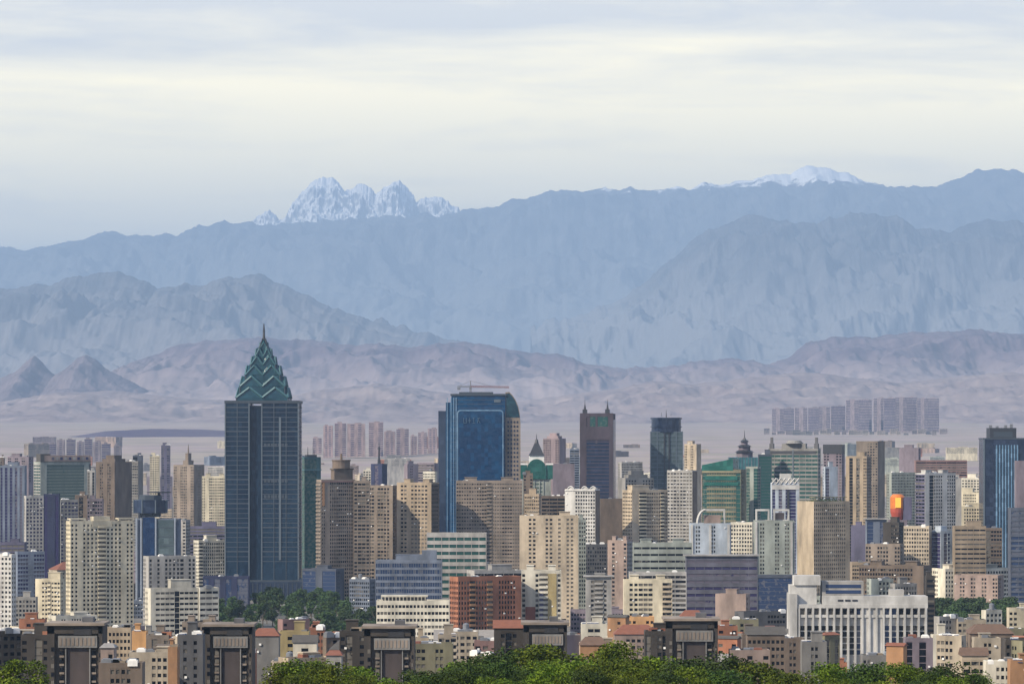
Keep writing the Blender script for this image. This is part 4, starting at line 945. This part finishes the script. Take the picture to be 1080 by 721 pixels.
('low_block','pale mint low houses beside the orange sign',936,967,499,4100,'pgreen','wwww',dict(roof='k')),
('cream_block','cream low villas block behind the navy ribbed tower',1012,1040,505,4200,'ivory','wwww',dict(roof='kp')),
('cream_block','cream broad-roofed hall west of the navy ribbed tower',1010,1042,520,3900,'cream','bwwb',dict(roof='p')),
('cream_block','stacked pale yellow house block beside the navy ribbed tower',1011,1038,535,3550,'cream','bwwwb',dict(roof='pk')),
('plum_tower','plum tower cut by the edge of view beside the navy ribbed tower',1072,1096,487,3300,'mauve','bbbb',dict(roof='-')),
('dark_glass_slab','dark slate banded glass slab at the edge of view',1066,1100,537,2900,'slate','rrrr',dict(glass='b',storey=3.8,roof='-',vis=30)),
('brown_slab','salmon-brown ribbon-window office with flat dark roof',1007,1040,556,2980,'tan','rrrrr',dict(side=0,storey=3.6,fh=.36,roof='p',vis=20)),
('brown_slab','brown office wing with vertical dark slot east of the salmon-brown office',1039,1057,558,3020,'brown','grr',dict(roof='k')),
('blue_white_block','navy and white rounded block left of the salmon-brown office'.replace('left of','adjoining'),982,1007,561,3000,'pblue','bgwb',dict(glass='v',side=-.4,spat='gg',scol='navy',roof='p')),
('beige_block','mauve-beige gridded block under the white piered tower',954,984,556,3000,'beige','wwwww',dict(roof='k',storey=3.2)),
('dark_block','dark brown steep-topped block under the orange sign',932,955,552,3100,'umber','bw',dict(side=.3,spat='w',roof='p')),
('white_frame_block','small blue block with white outline frame near the orange sign',914,935,549,3150,'bluegrey','gbg',dict(roof='-',glass='b',ext='eave')),
('violet_block','violet low block beside the gold gridded tower',898,916,555,3200,'violet','bb',dict(roof='p')),
('grey_block','greyish brown ribbed block in front of the violet low block',914,955,575,2850,'taupe','wbwwbw',dict(roof='k')),
('low_block','brown low roofscape block in front of the greyish ribbed block',908,985,598,2600,'brown','wwwwww',dict(roof='qk',vis=6)),
('garden_block','pale block with creeper-green walls beside the marble office',915,943,612,2450,'pgreen','bww',dict(roof='k',vis=8)),
('grey_block','grey and brown stepped block beside the creeper-green block',940,968,617,2400,'grey','wwww',dict(roof='kp',vis=8)),
('dark_stair_tower','slim dark stair tower with pale landings east of the marble office',977,986,609,2350,'umber','r',dict(roof='p',bcol='pgrey',vis=20)),
('long_block','long pale block with pink stepped roof behind the dark trees',985,1071,601,2980,'ivory','wwwwrrwwwwrr',dict(roof='qk',vis=8,storey=3.4)),
('pink_block','pink-fronted low terrace with white columns behind the dark trees',1008,1062,608,2920,'pink','bwbwbwbw',dict(roof='-',vis=6)),
]
def EXT(kind):
    def crown(root, w, d, h, r):
        m = MB(); m.box(-w*.16, -d*.25, h, w*.10, d*.25, h + 6); m.box(-w*.10, -d*.15, h + 6, w*.04, d*.15, h + 14); m.ngon(6, w*.045, h + 14, h + 24, .3, c=(-w*.03, 0)); m.build('stepped_crown', wallmat('taupe'), root)
    def banner(root, w, d, h, r):
        m = MB(); m.box(-w*.42, -d/2 - .3, h + 2.6, w*.5, d*.2, h + 8.6); m.build('banner_hall', wallmat('pink'), root)
        m = MB(); m.box(-w*.5, -d/2 - .8, h + 2.0, w*.5, d*.3, h + 2.6); m.box(-w*.50, -d/2 - .2, h + 2.6, -w*.30, d*.1, h + 10); m.build('roof_slab', M_roofd, root)
        for q in range(9):
            b = MB(); b.box(-w*.28 + q*w*.085, -d/2 - .5, h + 4, -w*.28 + q*w*.085 + w*.05, -d/2 - .34, h + 6.8); b.build('banner_window', wallmat('pgrey') if q % 2 else GLV, root)
        m = MB(); m.box(w*.47, -d/2 - .4, 0, w*.5 - .02, -d/2 - .02, h); m.build('dark_edge', M_black, root)
    def creamtop(root, w, d, h, r):
        c = wallmat('cream')
        m = MB(); m.box(-w*.13, -d*.4, h, w*.13, d*.3, h + 4.0); m.box(-w*.16, -d*.4, h - 3, w*.16, -d/2 - .2, h + 1.2); m.build('roof_house', c, root)
        for sx in (-1, 1):
            m = MB(); m.box(sx*w*.5, -d/2, h + 2.0, sx*w*.26, d*.2, h + 2.9); m.box(sx*w*.5, -d/2, h, sx*w*.475, -d*.3, h + 2.0); m.box(sx*w*.29, -d/2, h, sx*w*.26, -d*.3, h + 2.0); m.build('roof_frame', c, root)
    def cap(root, w, d, h, r):
        m = MB(); m.box(-w*.52, -d/2 - .6, h - 11, w*.52, d*.4, h - 9.6); m.build('cornice', M_tealrib, root)
        m = MB(); m.box(-w*.3, -d*.3, h, w*.3, d*.3, h + 3); m.ngon(6, .4, h + 3, h + 10, .15, c=(-3, 0)); m.ngon(6, .4, h + 3, h + 9, .15, c=(3, 0)); m.build('roof_mast', M_black, root)
    def stepdrum(root, w, d, h, r):
        m = MB(); m.box(-w*.10, -d*.4, h, w*.44, d*.3, h + 9); m.box(-w*.13, -d*.43, h + 9, w*.47, d*.33, h + 10); m.build('roof_house', wallmat('brown'), root)
        m = MB(); m.ngon(16, w*.24, h + 10, h + 16, c=(w*.16, 0)); m.ngon(16, w*.26, h + 16, h + 17, c=(w*.16, 0)); m.ngon(8, 1.2, h + 17, h + 22, .8, c=(w*.16, 0)); m.build('roof_drum', wallmat('brown'), root)
        m = MB(); m.box(-w*.5, -d/2 - .4, h - 1, w*.5, -d/2 - .02, h); m.build('red_cornice', wallmat('rose'), root)
        m = MB(); m.box(-w*.46, -d/2 - .3, h - 20, -w*.40, -d/2 - .02, h - 1.1); m.build('red_strip', wallmat('orange'), root)
    def spike(root, w, d, h, r):
        m = MB(); m.ngon(8, 2.0, h, h + 6, 1.6); m.ngon(8, 1.2, h + 6, h + 17, .9); m.ngon(8, 1.7, h + 17, h + 19.5, 1.0); m.ngon(6, .5, h + 19.5, h + 25, .1); m.build('spike', M_black, root)
    def step(root, w, d, h, r):
        m = MB(); m.box(w*.02, -d*.35, h, w*.42, d*.3, h + 4.6); m.box(w*.2, -d*.3, h + 4.6, w*.42, d*.25, h + 8); m.build('roof_storey', wallmat('bluegrey'), root)
    def rooftrel(root, w, d, h, r):
        m = MB(); m.box(-w*.44, -d*.3, h + 3.0, w*.2, d*.3, h + 3.9)
        for q in range(13): m.box(-w*.44 + q*w*.05, -d*.3 + .05, h, -w*.44 + q*w*.05 + .5, -d*.25, h + 3.0)
        m.build('roof_trellis', wallmat('ivory'), root)
        m = MB(); m.box(-w*.42, -d*.1, h, w*.18, d*.2, h + 2.9); m.build('roof_storey', M_roofd, root)
    def stripes(root, w, d, h, r):
        for a, b, zt, c in ((-.40, -.15, h*.62, 'red'), (-.05, .05, h*.8, 'violet'), (.16, .38, h - .9, 'yellow'), (.38, .43, h*.35, 'red')):
            m = MB(); m.box(w*a, -d/2 - .35, 0, w*b, -d/2 - .02, zt); m.build('painted_stripe', wallmat(c), root)
    def arches(root, w, d, h, r):
        m = MB()
        for c in (-.34, .12, .40):
            for q in range(8):
                a, b = math.pi*q/8, math.pi*(q+1)/8; rr = w*.10
                m.bar((w*c + rr*math.cos(a), -d*.3, h + rr*1.1*math.sin(a)), (w*c + rr*math.cos(b), -d*.3, h + rr*1.1*math.sin(b)), .45)
            m.box(w*c - rr*.8, -d*.28, h, w*c + rr*.8, d*.2, h + rr*.8)
        m.build('roof_arch', wallmat('white'), root)
        m = MB(); m.box(-w*.5, -d/2 - .6, h - .4, w*.5, -d/2 - .02, h + .6); m.build('cornice', wallmat('white'), root)
    def greentop(root, w, d, h, r):
        m = MB(); a, b, y0, y1 = -w/2, w/2, -d/2 - .3, d/2 - 1
        f = [(a, y0, h - 1), (b*.6, y0, h - 1), (b*.6, y0, h + 11), (a, y0, h + 5)]; g_ = [(x, y1, z) for x, _, z in f]
        m.poly(f); m.poly(g_[::-1])
        for i in range(4): j = (i+1) % 4; m.poly([f[i], g_[i], g_[j], f[j]])
        m.build('sloping_top', GLGREEN, root)
        m = MB(); m.box(-w*.5, -d/2 - .5, h - 2.2, w*.5, -d/2 - .32, h - .2); m.build('cornice', wallmat('olive'), root)
        m = MB(); m.box(-w*.42, -d/2 - .6, h - 9, w*.42, -d/2 - .02, h - 5); m.box(-w*.44, -d/2 - .5, h - 14, w*.44, -d/2 - .02, h - 11); m.build('dark_band', GLGREEN, root)
        m = MB(); m.ngon(6, 6, h, h + 5, 1.5, c=(w*.2, -d*.2)); m.build('red_canopy', wallmat('rose'), root)
    def horns(root, w, d, h, r):
        for sx in (-1, 1):
            m = MB(); m.box(sx*w*.49, -d*.3, h, sx*w*.41, d*.1, h + 6); m.box(sx*w*.475, -d*.2, h + 6, sx*w*.425, 0, h + 12); m.build('roof_horn', wallmat('dgrey'), root)
        m = MB(); m.box(-w*.24, -d*.3, h, w*.24, d*.3, h + 6); m.ngon(16, w*.17, h + 6, h + 9, w*.12, c=(0, 0)); m.build('roof_pavilion', wallmat('grey'), root)
        m = MB(); m.box(-w*.46, -d/2 - .4, h - 4, w*.46, -d/2 - .02, h - 1.2); m.build('dark_band', M_black, root)
        m = MB(); m.box(-.6, -d/2 - .5, 0, .6, -d/2 - .02, h); m.build('centre_rib', M_greyrib, root)
    def lattice(root, w, d, h, r):
        m = MB()
        for q in range(6): m.bar((-w/2 + w*q/6, -d/2, h), (-w/2 + w*(q+1)/6, -d/2, h + 5), .5); m.bar((-w/2 + w*q/6, -d/2, h + 5), (-w/2 + w*(q+1)/6, -d/2, h), .5)
        m.box(-w/2, -d/2 - .4, h - 5, w/2, -d/2 - .1, h - 1); m.box(-w*.18, -d*.3, h + 1, w*.22, d*.2, h + 9); m.build('lattice_cap', wallmat('white'), root)
        m = MB(); m.box(w*.05, -d/2 - .5, 0, w*.14, -d/2 - .12, h - 6); m.build('dark_slot', M_black, root)
    def darkcap(root, w, d, h, r):
        m = MB(); m.box(-w*.52, -d/2 - .5, h - 8, w*.52, d*.4, h + 1.5); m.build('dark_cap', M_black, root)
    def garden(root, w, d, h, r):
        m = MB()
        for q in range(9): m.box(-w*.42 + q*w*.1, -d*.4, h, -w*.42 + q*w*.1 + .6, -d*.4 + .6, h + 4.0)
        m.box(-w*.44, -d*.42, h + 4.0, w*.46, -d*.1, h + 4.5); m.build('roof_pergola', wallmat('olive'), root)
        m = MB()
        for q in range(420):
            x, y, z = r.uniform(-.42, .42)*w, r.uniform(-.45, .2)*d, h + abs(r.gauss(0, 1.6)) + .3; s = .5; a = r.uniform(0, 3.1)
            m.poly([(x - s*math.cos(a), y - s*math.sin(a), z - s*.5), (x + s*math.cos(a), y + s*math.sin(a), z - s*.3), (x + .2, y + .2, z + s*.8)])
        m.build('roof_foliage', LEAF[1], root)
    def archframe(root, w, d, h, r):
        m = MB()
        for yy in (-d*.4, 0):
            for q in range(6):
                a, b = math.pi*(1 - q/12), math.pi*(1 - (q+1)/12)
                m.bar((-w*.12 + w*.2*math.cos(a), yy, h + 11*math.sin(a)), (-w*.12 + w*.2*math.cos(b), yy, h + 11*math.sin(b)), .6)
            m.box(-w*.14, yy - .5, h + 10.2, w*.36, yy + .5, h + 11.6); m.box(w*.33, yy - .5, h, w*.36, yy + .5, h + 10.2)
        m.build('roof_arch', wallmat('white'), root)
        m = MB(); m.box(-w*.15, -d*.3, h, w*.25, d*.2, h + 7); m.build('roof_house', wallmat('pink'), root)
        for x in (-.47, -.02, .43):
            m = MB(); m.box(w*x - .5, -d/2 - .7, 0, w*x + 1.2, -d/2 - .02, h); m.build('pilaster', wallmat('white'), root)
    def archframe2(root, w, d, h, r):
        for a, b in ((-.47, -.12), (-.02, .38)):
            m = MB(); m.box(w*a, -d*.3, h + 8, w*b, -d*.1, h + 9.4); m.box(w*a, -d*.3, h, w*a + 1.2, -d*.1, h + 8); m.box(w*b - 1.2, -d*.3, h, w*b, -d*.1, h + 8); m.box(w*a, -d*.09, h, w*b, d*.1, h + 1.5); m.build('roof_frame', wallmat('white'), root)
        m = MB(); m.box(w*.02, -d*.05, h, w*.26, d*.3, h + 6.5); m.build('roof_house', wallmat('pink'), root)
        for x in (-.49, .40):
            m = MB(); m.box(w*x, -d/2 - .7, 0, w*x + 1.6, -d/2 - .02, h); m.build('pilaster', wallmat('white'), root)
    def eave(root, w, d, h, r):
        m = MB(); m.box(-w*.5 - 1.6, -d/2 - 1.4, h + 1.2, w*.5 + 1.6, d*.5 + .6, h + 1.9); m.build('eave', wallmat('pgrey'), root)
    return locals()[kind]
for (nm, lb, a, b, y, D, col, pat, o) in rows:
    o = dict(o); cat = o.pop('cat', None) or ('tower' if 'tower' in nm or 'shaft' in nm else 'office building' if 'office' in nm else 'hall' if 'hall' in nm else 'building')
    if 'side' not in o and b - a > 14 and 'slab' not in nm: o['side'] = random.Random(int(a*3 + y)).choice([0, .14, .18, -.14]); o.setdefault('spat', 'wb'); o.setdefault('ang', 20)
    if 'ext' in o: o['ext'] = EXT(o['ext'])
    if nm.startswith(('cream_tower','tan_tower','white_tower','gold_tower')): cat = 'apartment tower'
    bld(nm, lb, a, b, y, D, col, pat, cat=cat, **o)

# ---------------------------------------------------------------- the low quarter between the towers and the park hill
def house(label, x0, x1, yt, D, col, pat='ww', roof='pk', group=None, nm='low_house', **k):
    return bld(nm, label, x0, x1, yt, D, col, pat, cat='house', roof=roof, vis=k.pop('vis', 6), **k)
low = [
('low brown-roofed house with cream end by the white windowed tower',20,47,655,1950,'brick','bwwb','p'),
('dark flat-roofed apartment block with brick attic at the corner of view',-10,22,668,1500,'umber','wwww','k'),
('dark apartment block with pale corner pier below the small cream stepped block',22,52,672,1480,'umber','wbgw','p'),
('sandy apartment block with paired dark windows beside the orange wall',106,138,664,1700,'sand','wwww','k'),
('orange rendered end wall beside the sandy paired-window block',139,154,668,1680,(.62,.34,.14),'bbb','p'),
('brown workshop with white laundry on its flat roof',104,150,702,1300,'brown','bwwb','k'),
('small pink house with arched sign under the sandy block',106,120,686,1350,'pink','bw','-'),
('slate-brown narrow house with grey roofs beside the orange wall',154,178,672,1600,'taupe','bgbw','kp'),
('orange narrow house wedged between dark apartments',177,187,685,1400,'orange','b','p'),
('dark green-grey apartment block next to the grove-side bracketed tower',187,214,672,1420,'dgrey','bwbwb','pk'),
('brown low roof house with dark dormer row below the cream angled wing',192,232,658,1750,'taupe','wwww','q'),
('grey long sloping-roofed warehouse with violet end wall',266,294,673,1600,'grey','bbbb','-'),
('red-roofed long low house at the edge of the grove',292,326,655,2100,'rose','wbwwb','k'),
('mustard house with bright yellow edge strip below the red-roofed house',294,326,668,1650,'yellow','bwbb','p'),
('ivory house with dark writing-like vents below the grove',309,334,680,1550,'ivory','bWb','-'),
('brown stepped house with white parapet beside the mustard house',326,342,664,1700,'brick','bw','pk'),
('small pale house with round dark hatch near the park trees',344,360,694,1350,'pgrey','bw','-'),
('reddish low house with grey roof clutter east of the grove',340,362,672,1650,'brown','wwb','k'),
('dark apartment block with barred corner windows beside the bracketed tower by the cream ribbon block',358,385,668,1480,'umber','wgbw','p'),
('peach low house with white arch below the long cream block',437,452,675,1650,'sand','bwb','p'),
('grey-green slim house beside the peach low house',451,463,680,1620,'olive','bb','k'),
('tan low house with ribbed balcony front below the brick block',462,482,671,1750,'beige','lwl','p'),
('cream low house with many tanks in front of the brick block',478,504,668,1800,'beige','wwww','kt'),
('pink-brown low house with cluttered flat roof beneath the brick block',500,524,678,1650,'rose','wwb','k'),
('dark apartment block with hipped slab roof in front of the brick block',521,552,665,1520,'umber','bwgwb','-'),
('violet-grey windowless flank house beside the striped apartments tower',594,612,672,1700,'mauve','bbb','k'),
('cream three-storey house with dark window strips below the white balcony block',613,640,660,1700,'ivory','bWWb','p'),
('orange flat terrace house in front of the cream rounded-balcony block',641,664,653,2000,'orange','bbwb','-'),
('peach house with open roof terrace next to the orange terrace',662,690,652,2020,(.70,.40,.18),'wbw','k'),
('pale pink shed with wide white roof below the orange terrace',648,694,671,1800,'pink','bwwb','-'),
('small peach house end peeping above the park trees',612,640,683,1450,'orange','bb','-'),
('dark apartment block beside the last bracketed tower and the peach house',680,705,668,1500,'umber','gbwg','p'),
('tan brick low house with sloping roof east of the last bracketed tower',757,778,662,1900,'brick','wbw','p'),
('olive-roofed low house north of the brick cottages',770,800,655,2000,'olive','bwb','k'),
('red brick cottage block with green strips',757,782,676,1700,'brick','wbw','-'),
('brown brick cottage with white awning near the park edge',783,806,671,1750,'brown','bwb','p'),
('red cottage with maroon roof near the marble office',806,828,668,1850,'red','wb','p'),
('brown flat cottage with pale door below the marble office corner',824,848,675,1750,'brown','bwb','k'),
('pink-brown cottage row end above the park trees',770,812,688,1500,'pink','wbwbw','k'),
('grey gabled house in front of the marble office windows',846,872,679,1600,'grey','bwb','p'),
('olive flat-roofed house with dark doors before the marble office',866,886,672,1680,'olive','gbg','-'),
('bright orange house with pale hipped roof in front of the marble office',936,957,684,1500,'orange','bb','-'),
('mauve ribbed house with tan roof east of the orange house',955,984,675,1700,'mauve','gbgb','k'),
('white house with tall dark window frames among beige houses',984,1006,672,1700,'ivory','bWb','p'),
('pale grey low house behind the white framed house',986,1012,652,2050,'pgrey','wwb','k'),
('beige stepped house with terrace north of the peach tiled house',1010,1040,655,2050,'beige','wbw','pk'),
('peach tiled house with sloping terrace among beige houses',1022,1056,668,1800,(.60,.42,.28),'bwwb','-'),
('cream house with round tank behind the peach tiled house',1036,1058,645,2200,'ivory','ww','t'),
('sandy low house with balcony grid above the park trees',1015,1042,694,1500,'sand','WWW','-'),
('pale yellow flat house at the edge by the dark trees',1064,1092,643,2150,'cream','wbw','p'),
('dusty grey-green house with brown roofs at the edge of view',1054,1090,665,1800,'olive','wbw','k'),
('white long shed roof at the bottom edge of view',1040,1080,700,1450,'ivory','bwwb','k'),
('orange small house at the edge of view near the bottom',1066,1092,699,1430,'orange','bw','p'),
('white domed stall row beside the round tree',718,742,652,1950,'white','bbbb','-'),
]
for lb, a, b, y, D, col, pat, rf in low:
    house(lb, a, b, y, D, col, pat, rf + ('s' if (a + y) % 2 else 'm') if rf != '-' else ('g' if (a + b) % 2 else 'h'), glass='k', side=(0 if (a*7+b) % 3 else (.18 if (a+b) % 2 else -.18)), ac=(3 if b-a > 24 else 0), fh=.48, limit=40)

# streets of low blocks that fill the gaps on the flat ground
LAND = [(u[3], u[4], u[5], u[6], u[7], u[8]) for u in USED]
short = {}
for (x0, x1, yt, D, lb, nm) in LAND: short[lb] = ' '.join(lb.split(',')[0].split()[:4]).replace('-', ' ').strip()
rndF = random.Random(11); seen = {}
cols = ['pgrey','beige','ivory','grey','sand','taupe','tan','brown','pgreen','bluegrey','mauve','tan','cream','brick','taupe','beige','brown','pink']
cname = dict(pgrey='pale grey', beige='beige', ivory='ivory', grey='grey', sand='sandy', taupe='grey-brown', pink='pinkish', brown='brown', pgreen='pale green', bluegrey='blue-grey', mauve='mauve', tan='tan', umber='dark brown', olive='olive', cream='cream', brick='brick red', violet='dull violet')
rname = dict(p='flat-roofed', k='clutter-roofed', q='twin-stair-head', pk='roof-house', t='tank-topped', kt='tank-and-clutter-topped', ks='solar-panelled', pm='shed-roofed', g='gable-roofed', h='hip-roofed', ms='shed-and-solar-topped', kms='cluttered-roof', m='shed-topped')
nfill = 0
for D in [1510, 1570, 1640, 1700, 1770, 1850, 1930, 2000, 2150, 2300, 2450, 2600, 2750, 2900, 3050, 3250, 3450, 3700, 3950, 4200, 4500, 4850, 5250, 5800, 6500, 7300, 8200, 9000, 9600, 10200, 10900, 11600, 12400, 13300]:
    x = -55 + rndF.uniform(0, 20)
    while x < 1120:
        wm = rndF.uniform(16, 46); wp = wm / D * FPX; Yc = D + 12; X = (x + wp/2 - 540) * D / FPX
        hgt = rndF.choice([7, 9, 12, 15, 18, 21]) if D < 3000 else rndF.choice([12, 15, 18, 24, 30, 36]) if D < 5500 else rndF.choice([18, 24, 40, 55]) if D < 9000 else rndF.choice([8, 10, 12, 16, 24, 38])
        wm = wm * (1 if D < 5500 else 1.4 if D < 9000 else 2.2); wp = wm / D * FPX
        clear = all(math.hypot(X - ux, Yc - uy) > ur + wm*.55 for (ux, uy, ur, *_r) in USED)
        # keep park groves open
        if D in (2450, 2600, 2750, 2900, 3050) and (235 < x + wp and x < 400): clear = False
        if 2560 <= D <= 2960 and 980 < x + wp and x < 1075: clear = False
        if D < 1960: wm = min(wm, rndF.uniform(9, 22)); wp = wm / D * FPX; hgt = EYE - (rndF.uniform(668, 702) - HY) * D / FPX - gz(Yc)
        yt = HY + (EYE - gz(Yc) - hgt) * FPX / D
        cxp = x + wp/2
        if D < 2560 and yt < (662 if 236 < cxp + wp/2 and cxp - wp/2 < 402 else 648 if 980 < cxp + wp/2 and cxp - wp/2 < 1075 else 634): clear = False
        if D < 1960 and x + wp > 835 and x < 982 and yt < 692: clear = False
        # show only where no nearer building stands fully in front
        vis = yt < 722 and not any(uD < D and ux0 <= x + 1 and ux1 >= x + wp - 1 and uy0 < yt for (_a, _b, _c, ux0, ux1, uy0, uD, _l, _n) in USED)
        if clear and vis and rndF.random() < (.8 if D < 9000 else min(.9, 2.6*max(0, pnoise(np.array([x/110.]), np.array([D/2500.]), 3)[0] + .10))):
            c = rndF.choice(cols if D > 1960 else ['brown','tan','beige','brick','taupe','sand','grey','umber','brick','olive','beige','ivory']); rf = rndF.choice(['p','ks','q','pm','g','kt','h','ms','kms','pk','ks','m']) if D < 5500 else rndF.choice('pkq'); n = max(3, int(wm / 3.6))
            pt = ''.join(rndF.choice('wwwrb') for _ in range(n)) if D < 3000 else ''.join(rndF.choice('rrbw') for _ in range(max(2, n // 2)))
            # the nearest named landmark in the picture
            near = sorted(LAND, key=lambda q: abs((q[0] + q[1]) / 2 - x - wp/2) + .6*abs(q[2] - yt) + (40 if 'one of' in q[4] else 0))
            for cand in near[:14]:
                ref = cand[4]; ref = ref.split(' beside')[0].split(' behind')[0].split(' in front')[0].split(' with ')[0].split(' below')[0].split(' next')[0].split(' near ')[0].split(' east of')[0].split(' adjoining')[0].split(' under ')[0].split(' above')[0].split(' at the ')[0].split(' on ')[0].split(' seen')[0]
                rel = 'behind' if D > cand[3] else 'before'
                lb = f"{cname[c]} {rname[rf]} {'low' if hgt < 20 else 'mid-rise'} block {rel} the {ref}"
                if lb not in seen and len(lb.split()) <= 16: break
            seen[lb] = 1
            bld('city_block', lb, x, x + wp, yt, D, c, pt, cat='building', group='low and middling city blocks between the towers', roof=rf, vis=5, limit=24, side=rndF.choice([0, 0, .2, -.2]), spat='wb', fh=.48, rh=2.6)
            nfill += 1
        x += wp + rndF.uniform(2, 16) / D * FPX
ge = 'low buildings round the long hazy estate'
for q in range(26):
    xx = 806 + q*7.4 + rndF.uniform(-1, 1); Dq = 17600 - rndF.uniform(0, 500); hh = rndF.uniform(9, 26)
    bld('estate_low_block', 'faint low building at the foot of the long violet estate', xx, xx + rndF.uniform(4, 9), HY + (EYE - gz(Dq) - hh)*FPX/Dq, Dq, rndF.choice([(.27,.22,.22), (.33,.28,.25), (.20,.18,.17)]), 'rr', cat='building', group=ge, roof='-', vis=4, storey=5)
print('fill', nfill, 'buildings', len(USED), 'objects', len(bpy.data.objects))

# ---------------------------------------------------------------- tree kit: tapered trunk, limbs, crown of leaf-sized faces in uneven clumps
def tree_parts(seed, H, Wd, leaves, size, mat, kind='round'):
    r = random.Random(seed); t = MB()
    t.ngon(7, H*.028, -1, H*.42, H*.018); limbs = []
    for q in range(6):
        a = r.uniform(0, 6.28); z0 = H*r.uniform(.22, .42); e = (math.cos(a)*Wd*.28, math.sin(a)*Wd*.28, H*r.uniform(.55, .8)); t.bar((0,0,z0), e, H*.009); limbs.append(e)
    t.bar((0,0,H*.4), (0,0,H*.85), H*.011)
    c = MB(); cl = []
    n = 16 if kind == 'round' else 9
    for q in range(n):
        a = r.uniform(0, 6.28); rr = Wd*.5*math.sqrt(r.random())*.78; z = H*(.36 + .52*r.random()); k = 1 - abs(z/H - .55)*1.1
        cl.append((rr*k*math.cos(a), rr*k*math.sin(a), z, Wd*r.uniform(.13, .23)))
    cl.append((0, 0, H*.86, Wd*.15))
    for q in range(leaves):
        cx, cy, cz, cr_ = r.choice(cl); u, v = r.uniform(-1, 1), r.uniform(0, 6.28); rad = cr_*(r.random()**.4)
        x = cx + rad*math.sqrt(1-u*u)*math.cos(v); y = cy + rad*math.sqrt(1-u*u)*math.sin(v); z = cz + rad*u*.8
        s = size*r.uniform(.6, 1.3); n_ = Vector((r.gauss(0,1), r.gauss(0,1), r.gauss(.5,1))).normalized(); a_ = n_.orthogonal().normalized(); b_ = n_.cross(a_); p = Vector((x,y,z)); w = r.uniform(0,6.28); a2 = a_*math.cos(w)+b_*math.sin(w); b2 = n_.cross(a2)
        c.poly([tuple(p - a2*s), tuple(p + b2*s*.55), tuple(p + a2*s), tuple(p - b2*s*.55)])
    M_bark = plain('bark', (.10,.08,.06), .9)
    return t.mesh('trunk', M_bark), c.mesh('crown', mat)
def place_tree(parts, x, y, z, sc, label, group, nm='tree'):
    e = empty(nm, (x, y, z), random.uniform(0, 6.28)); e.scale = (sc*random.uniform(.85, 1.15), sc*random.uniform(.85, 1.15), sc/(1.3 if 'park' in nm else 1)*random.uniform(.9, 1.1)); tag(e, label, 'tree', group)
    link('trunk', parts[0], e); link('crown', parts[1], e); return e
near_kit = {k: [tree_parts(31 + i + 7*j, 10, 8.5, 6500, .16, LEAF[j]) for i in range(3)] for j, k in enumerate(('bright', 'dark'))}
mid_kit = [tree_parts(91 + i, 11, 8, 750, .55, LEAF[2]) for i in range(4)]
random.seed(5)
# the hill park in front: crowns rise to the rows seen along the bottom of the picture
TOPS = np.array([(-30,735),(0,712),(12,704),(25,712),(40,735),(255,735),(285,712),(310,702),(335,694),(360,698),(385,712),(410,714),(435,706),(465,697),(500,688),(530,690),(560,686),(600,683),(640,684),(680,686),(720,690),(760,697),(790,706),(830,705),(870,700),(900,706),(940,702),(975,699),(1010,700),(1040,708),(1060,722),(1090,740)], float)
gpk = 'leafy trees of the hill park along the bottom of the view'
k = 0
for row, (Dr, dy) in enumerate(((640, 0), (600, 9), (560, 20), (520, 30), (480, 40))):
    x = -60 + row*9
    while x < 1130:
        yt = float(np.interp(x, TOPS[:, 0], TOPS[:, 1]) - 9) + dy + random.uniform(-3, 8)
        if yt < 738:
            D = Dr + random.uniform(-14, 14); zt = EYE + (HY - yt)*D/FPX; g = gz(D); Hh = min(max(zt - g, 4.5), 15); sc = Hh/10.0
            bright = (x < 45) or (270 < x < 430) or (560 < x < 700 and row < 3) or (820 < x < 900) or random.random() < .35
            lab = ('bright yellow-green' if bright else 'dark green') + ' leafy park tree' + (' in the corner below the dark flat-roofed apartments' if x < 60 else ' below the mustard house' if x < 400 else ' below the brick block' if x < 545 else ' below the striped apartments and orange terrace' if x < 700 else ' below the brick cottages' if x < 840 else ' below the marble office' if x < 985 else ' below the beige houses')
            place_tree(near_kit['bright' if bright else 'dark'][random.randrange(3)], (x - 540)*D/FPX, D, zt - Hh*1.0 - .3, sc*1.3, lab, ('bright ' if bright else 'dark ') + gpk + ', ' + lab.split('tree ')[-1], 'park_tree')
            k += 1
        x += random.uniform(30, 44)
# groves and street trees in the city
def grove(n, xa, xb, D0, D1, where, hh=(8, 13), x_of=None):
    for q in range(n):
        D = random.uniform(D0, D1); xx = random.uniform(xa, xb); X = (xx - 540)*D/FPX
        if any(math.hypot(X - u[0], D - u[1]) < u[2]*.8 for u in USED): continue
        place_tree(mid_kit[random.randrange(4)], X, D, gz(D), random.uniform(*hh)/11, 'dusky green tree ' + where, 'city trees ' + where, 'city_tree')
grove(170, 232, 398, 2480, 3080, 'of the grove at the foot of the tallest skyscraper', (11, 18))
grove(130, 984, 1074, 2590, 2880, 'in the dark clump before the pink terrace', (13, 19))
grove(12, 48, 70, 2300, 2500, 'between the white tower and the cream tower')
grove(10, 138, 150, 2200, 2400, 'beside the tall cream tower')
grove(14, 594, 620, 2250, 2500, 'behind the striped apartments')
grove(8, 724, 752, 2050, 2300, 'rounded before the violet-grey slab', (11, 14))
grove(8, 796, 835, 2300, 2420, 'before the navy low hall')
grove(14, 1054, 1085, 1500, 1700, 'at the view edge by the dusty house')
grove(8, 605, 625, 2700, 2900, 'behind the white balcony block')
grove(16, 760, 850, 1450, 1900, 'between the brick cottages', (7, 10))
grove(10, 985, 1050, 1550, 2000, 'among the beige houses', (6, 9))
print('near trees', k, 'objects', len(bpy.data.objects))
